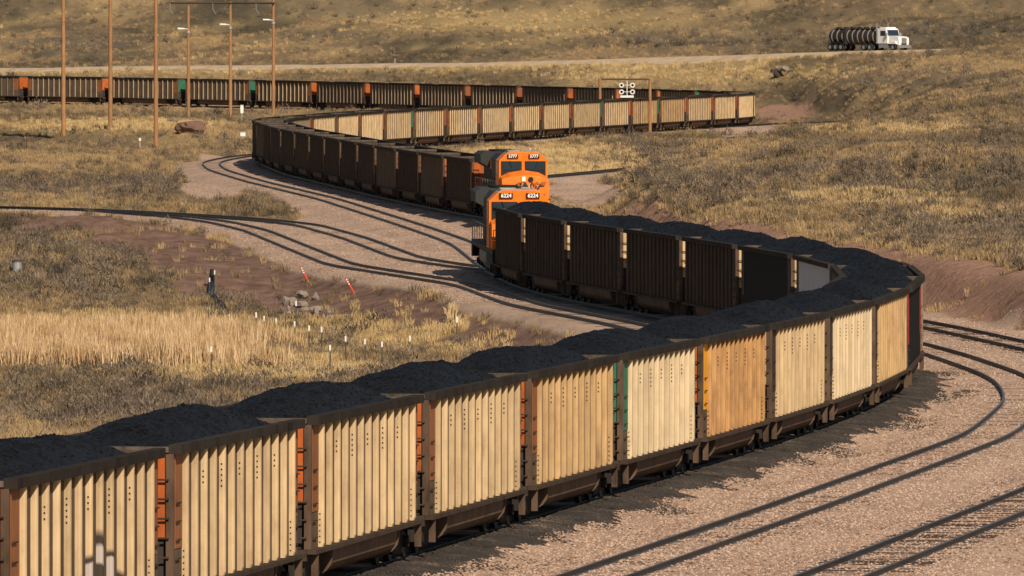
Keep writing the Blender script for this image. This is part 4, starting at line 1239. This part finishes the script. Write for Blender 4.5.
VM_stone = veg_mat('ballast_stone', [(0.22, (0.16, 0.10, 0.075)), (0.4, (0.35, 0.235, 0.175)), (0.58, (0.45, 0.315, 0.235)), (0.80, (0.52, 0.40, 0.325))], 0.55, 0.22)

C_grass = src_collection('grass_source', [tuft(s, 26, .34, .20, .014, .16) for s in range(5)], VM_grass)
C_gold = src_collection('gold_source', [tuft(s + 20, 30, .36, .22, .014, .14) for s in range(5)], VM_gold)
C_reed = src_collection('reed_source', [tuft(s + 40, 22, 1.45, .30, .022, .22) for s in range(5)], VM_reed)
C_sage = src_collection('sage_source', [bush(s, 110, .52, .48, .11) for s in range(6)], VM_sage)
def stone(seed):
    bm = bmesh.new(); bmesh.ops.create_icosphere(bm, subdivisions=1, radius=1); r = random.Random(seed)
    for v in bm.verts: v.co *= r.uniform(.7, 1.15); v.co.z *= .75
    me = bpy.data.meshes.new('stone'); bm.to_mesh(me); bm.free(); return me
C_stone = src_collection('stone_source', [stone(s) for s in range(6)], VM_stone)

C_coal = src_collection('coal_source', [stone(s + 70) for s in range(6)], M['coal'])
C_lump = src_collection('lump_source', [stone(s + 50) for s in range(6)], M['spill'])

def scatter(name, coll, nsrc, P, scale, label, cat):
    n = len(P)
    me = bpy.data.meshes.new(name)
    me.vertices.add(n); me.vertices.foreach_set('co', np.asarray(P, np.float32).ravel())
    a = me.attributes.new('sc', 'FLOAT', 'POINT'); a.data.foreach_set('value', np.asarray(scale, np.float32))
    a = me.attributes.new('rz', 'FLOAT', 'POINT'); a.data.foreach_set('value', rng.uniform(0, 6.283, n).astype(np.float32))
    a = me.attributes.new('pick', 'INT', 'POINT'); a.data.foreach_set('value', rng.integers(0, nsrc, n).astype(np.int32))
    o = put(name, me, None)
    ng = bpy.data.node_groups.new(name + '_scatter', 'GeometryNodeTree')
    ng.interface.new_socket('Geometry', in_out='INPUT', socket_type='NodeSocketGeometry')
    ng.interface.new_socket('Geometry', in_out='OUTPUT', socket_type='NodeSocketGeometry')
    gi, go = ng.nodes.new('NodeGroupInput'), ng.nodes.new('NodeGroupOutput')
    ci = ng.nodes.new('GeometryNodeCollectionInfo'); ci.inputs['Collection'].default_value = coll
    ci.inputs['Separate Children'].default_value = True; ci.inputs['Reset Children'].default_value = True
    ip = ng.nodes.new('GeometryNodeInstanceOnPoints'); ip.inputs['Pick Instance'].default_value = True
    def attr(nm, typ):
        t = ng.nodes.new('GeometryNodeInputNamedAttribute'); t.data_type = typ; t.inputs['Name'].default_value = nm
        return t.outputs['Attribute']
    cx = ng.nodes.new('ShaderNodeCombineXYZ')
    ng.links.new(attr('rz', 'FLOAT'), cx.inputs['Z'])
    ng.links.new(gi.outputs[0], ip.inputs['Points']); ng.links.new(ci.outputs[0], ip.inputs['Instance'])
    ng.links.new(attr('pick', 'INT'), ip.inputs['Instance Index']); ng.links.new(cx.outputs[0], ip.inputs['Rotation'])
    ng.links.new(attr('sc', 'FLOAT'), ip.inputs['Scale']); ng.links.new(ip.outputs[0], go.inputs[0])
    md = o.modifiers.new('scatter', 'NODES'); md.node_group = ng
    tag(o, label, cat, kind='stuff')
    print(name, n)
    return o

def candidates(n, d0, d1, half=0.062, power=1.0):
    d = np.exp(rng.uniform(math.log(d0), math.log(d1), n)); x = rng.uniform(-half, half, n) * d + rng.uniform(-4, 4, n)
    return x, d

def scatter_all():
    # grass and brush over the whole steppe, thinning with distance
    x, d = candidates(430000, 290, 1950)
    mk = masks(x, d)
    bare = np.maximum.reduce([sm(.15, .55, mk['gravel']), sm(.2, .6, mk['dirt']) * .97, mk['red'] * .985])
    rd = road_d(x); bare = np.maximum(bare, (np.abs(d - rd) < 9) * 1.0)
    hidden = (d < 470) & (x > tx('loaded', d) - 2) & (x < np.interp(d, _fd, _fx) - 1)
    clump = 0.5 + 0.5 * wsum(W_M, x * 1.6, d * .5) * .7 + .3 * wsum(W_S, x, d * .4)
    r = rng.random(len(x))
    ok = (r > bare) & ~hidden & (rng.random(len(x)) < np.where(d > 1420, .30, np.where(d > 1000, .5, .85)))
    reedbed = (mk['u'] < 225) & (d > 392) & (d < 432) & (x < tx('loaded', d) - 6)
    gold = mk['gold'] > rng.uniform(.25, .8, len(x))
    pb = np.clip(.10 + .55 * mk['brush'] + .30 * (clump - .5), .03, .8) * np.where(mk['gold'] > .5, .25, 1)
    sage = rng.random(len(x)) < pb * .62
    far = sm(600, 1700, d)
    g = ok & gold & ~sage & ~reedbed
    h = ok & ~gold & ~sage & ~reedbed
    s = ok & sage & ~reedbed & (rng.random(len(x)) < .62)
    P = np.stack([x, d, mk['z']], 1)
    sc = rng.uniform(.65, 1.35, len(x)) * (1 + .35 * far)
    scatter('dry_grass', C_grass, 5, P[h], sc[h], 'dry straw coloured grass covering the open steppe', 'grass')
    scatter('golden_grass', C_gold, 5, P[g], sc[g], 'bright golden grass on the field and the road bank', 'grass')
    scatter('sagebrush', C_sage, 6, P[s], (rng.uniform(.5, 1.15, len(x)) * (1 + .8 * rng.random(len(x)) ** 4) * (1 + .5 * far))[s], 'grey brown sagebrush scattered over hill and flats', 'brush')
    # reeds
    n = 9000
    d = rng.uniform(394, 431, n); x = rng.uniform(-30, atd(300, 412), n)
    uu = 512 + x / d * FPX; keep = rng.random(n) < .95 * (1 - sm(190, 285, uu + 25 * wsum(W_M, x, d)))
    z = ground(x, d)
    scatter('reeds', C_reed, 5, np.stack([x, d, z], 1)[keep], rng.uniform(.7, 1.15, n)[keep], 'dense bed of golden reeds on the low ground', 'reeds')
    # ballast stones
    x, d = candidates(240000, 165, 440, .062)
    mk = masks(x, d)
    ok = (mk['gravel'] > .5) & (x > tx('loaded', d) + .9) & (x < d * .062 + 2)
    x2, d2 = candidates(150000, 440, 780, .062)
    m2 = masks(x2, d2)
    ok2 = (m2['gravel'] > .5) & (rng.random(len(x2)) < .8)
    P = np.concatenate([np.stack([x, d, mk['z']], 1)[ok], np.stack([x2, d2, m2['z']], 1)[ok2]])
    sc = np.concatenate([rng.uniform(.018, .052, ok.sum()), rng.uniform(.02, .055, ok2.sum())])
    n = 70000
    sv = rng.uniform(s_at_d('loaded', 165), s_at_d('loaded', 352), n)
    S, g_, xs_ = arc_table('loaded')
    dv = np.interp(sv, S, g_); off = .95 + 2.9 * rng.random(n) ** 1.3
    xv = np.interp(dv, g_, xs_) + off
    zz = ground(xv, dv) + .14 * np.clip(1 - (off - .95) / 1.3, 0, 1)
    lump = wsum(W_S, xv * 1.2, dv * .7) + rng.normal(0, .6, n) - (off - 1.9) * 1.3 > 0
    scatter('coal_lumps', C_lump, 6, np.stack([xv, dv, zz], 1)[lump], rng.uniform(.015, .045, n)[lump], 'loose lumps of coal strewn over the ballast beside the loaded train', 'coal lumps')
    # lumps on the heaped loads
    PP = []
    for ob in [o for o in bpy.data.objects if o.name.startswith('coal_load')]:
        co = np.empty(len(ob.data.vertices) * 3, np.float32); ob.data.vertices.foreach_get('co', co); co = co.reshape(72, 18, 3)
        m = 2300
        a, b_ = rng.uniform(1, 69.9, m), rng.uniform(.5, 16.4, m); i0, j0 = a.astype(int), b_.astype(int); fa, fb = (a - i0)[:, None], (b_ - j0)[:, None]
        q = co[i0, j0] * (1 - fa) * (1 - fb) + co[i0 + 1, j0] * fa * (1 - fb) + co[i0, j0 + 1] * (1 - fa) * fb + co[i0 + 1, j0 + 1] * fa * fb
        mw = np.array(Matrix.Translation(ob.location) @ ob.rotation_euler.to_matrix().to_4x4())
        PP.append(q @ mw[:3, :3].T + mw[:3, 3])
    PP = np.concatenate(PP)
    scatter('coal_pieces', C_coal, 6, PP, .012 + .034 * rng.random(len(PP)) ** 2.5, 'loose black coal pieces on top of the heaped loads', 'coal pieces')
    scatter('ballast_stones', C_stone, 6, P, sc, 'pinkish ballast stones between and beside the tracks', 'ballast')
scatter_all()
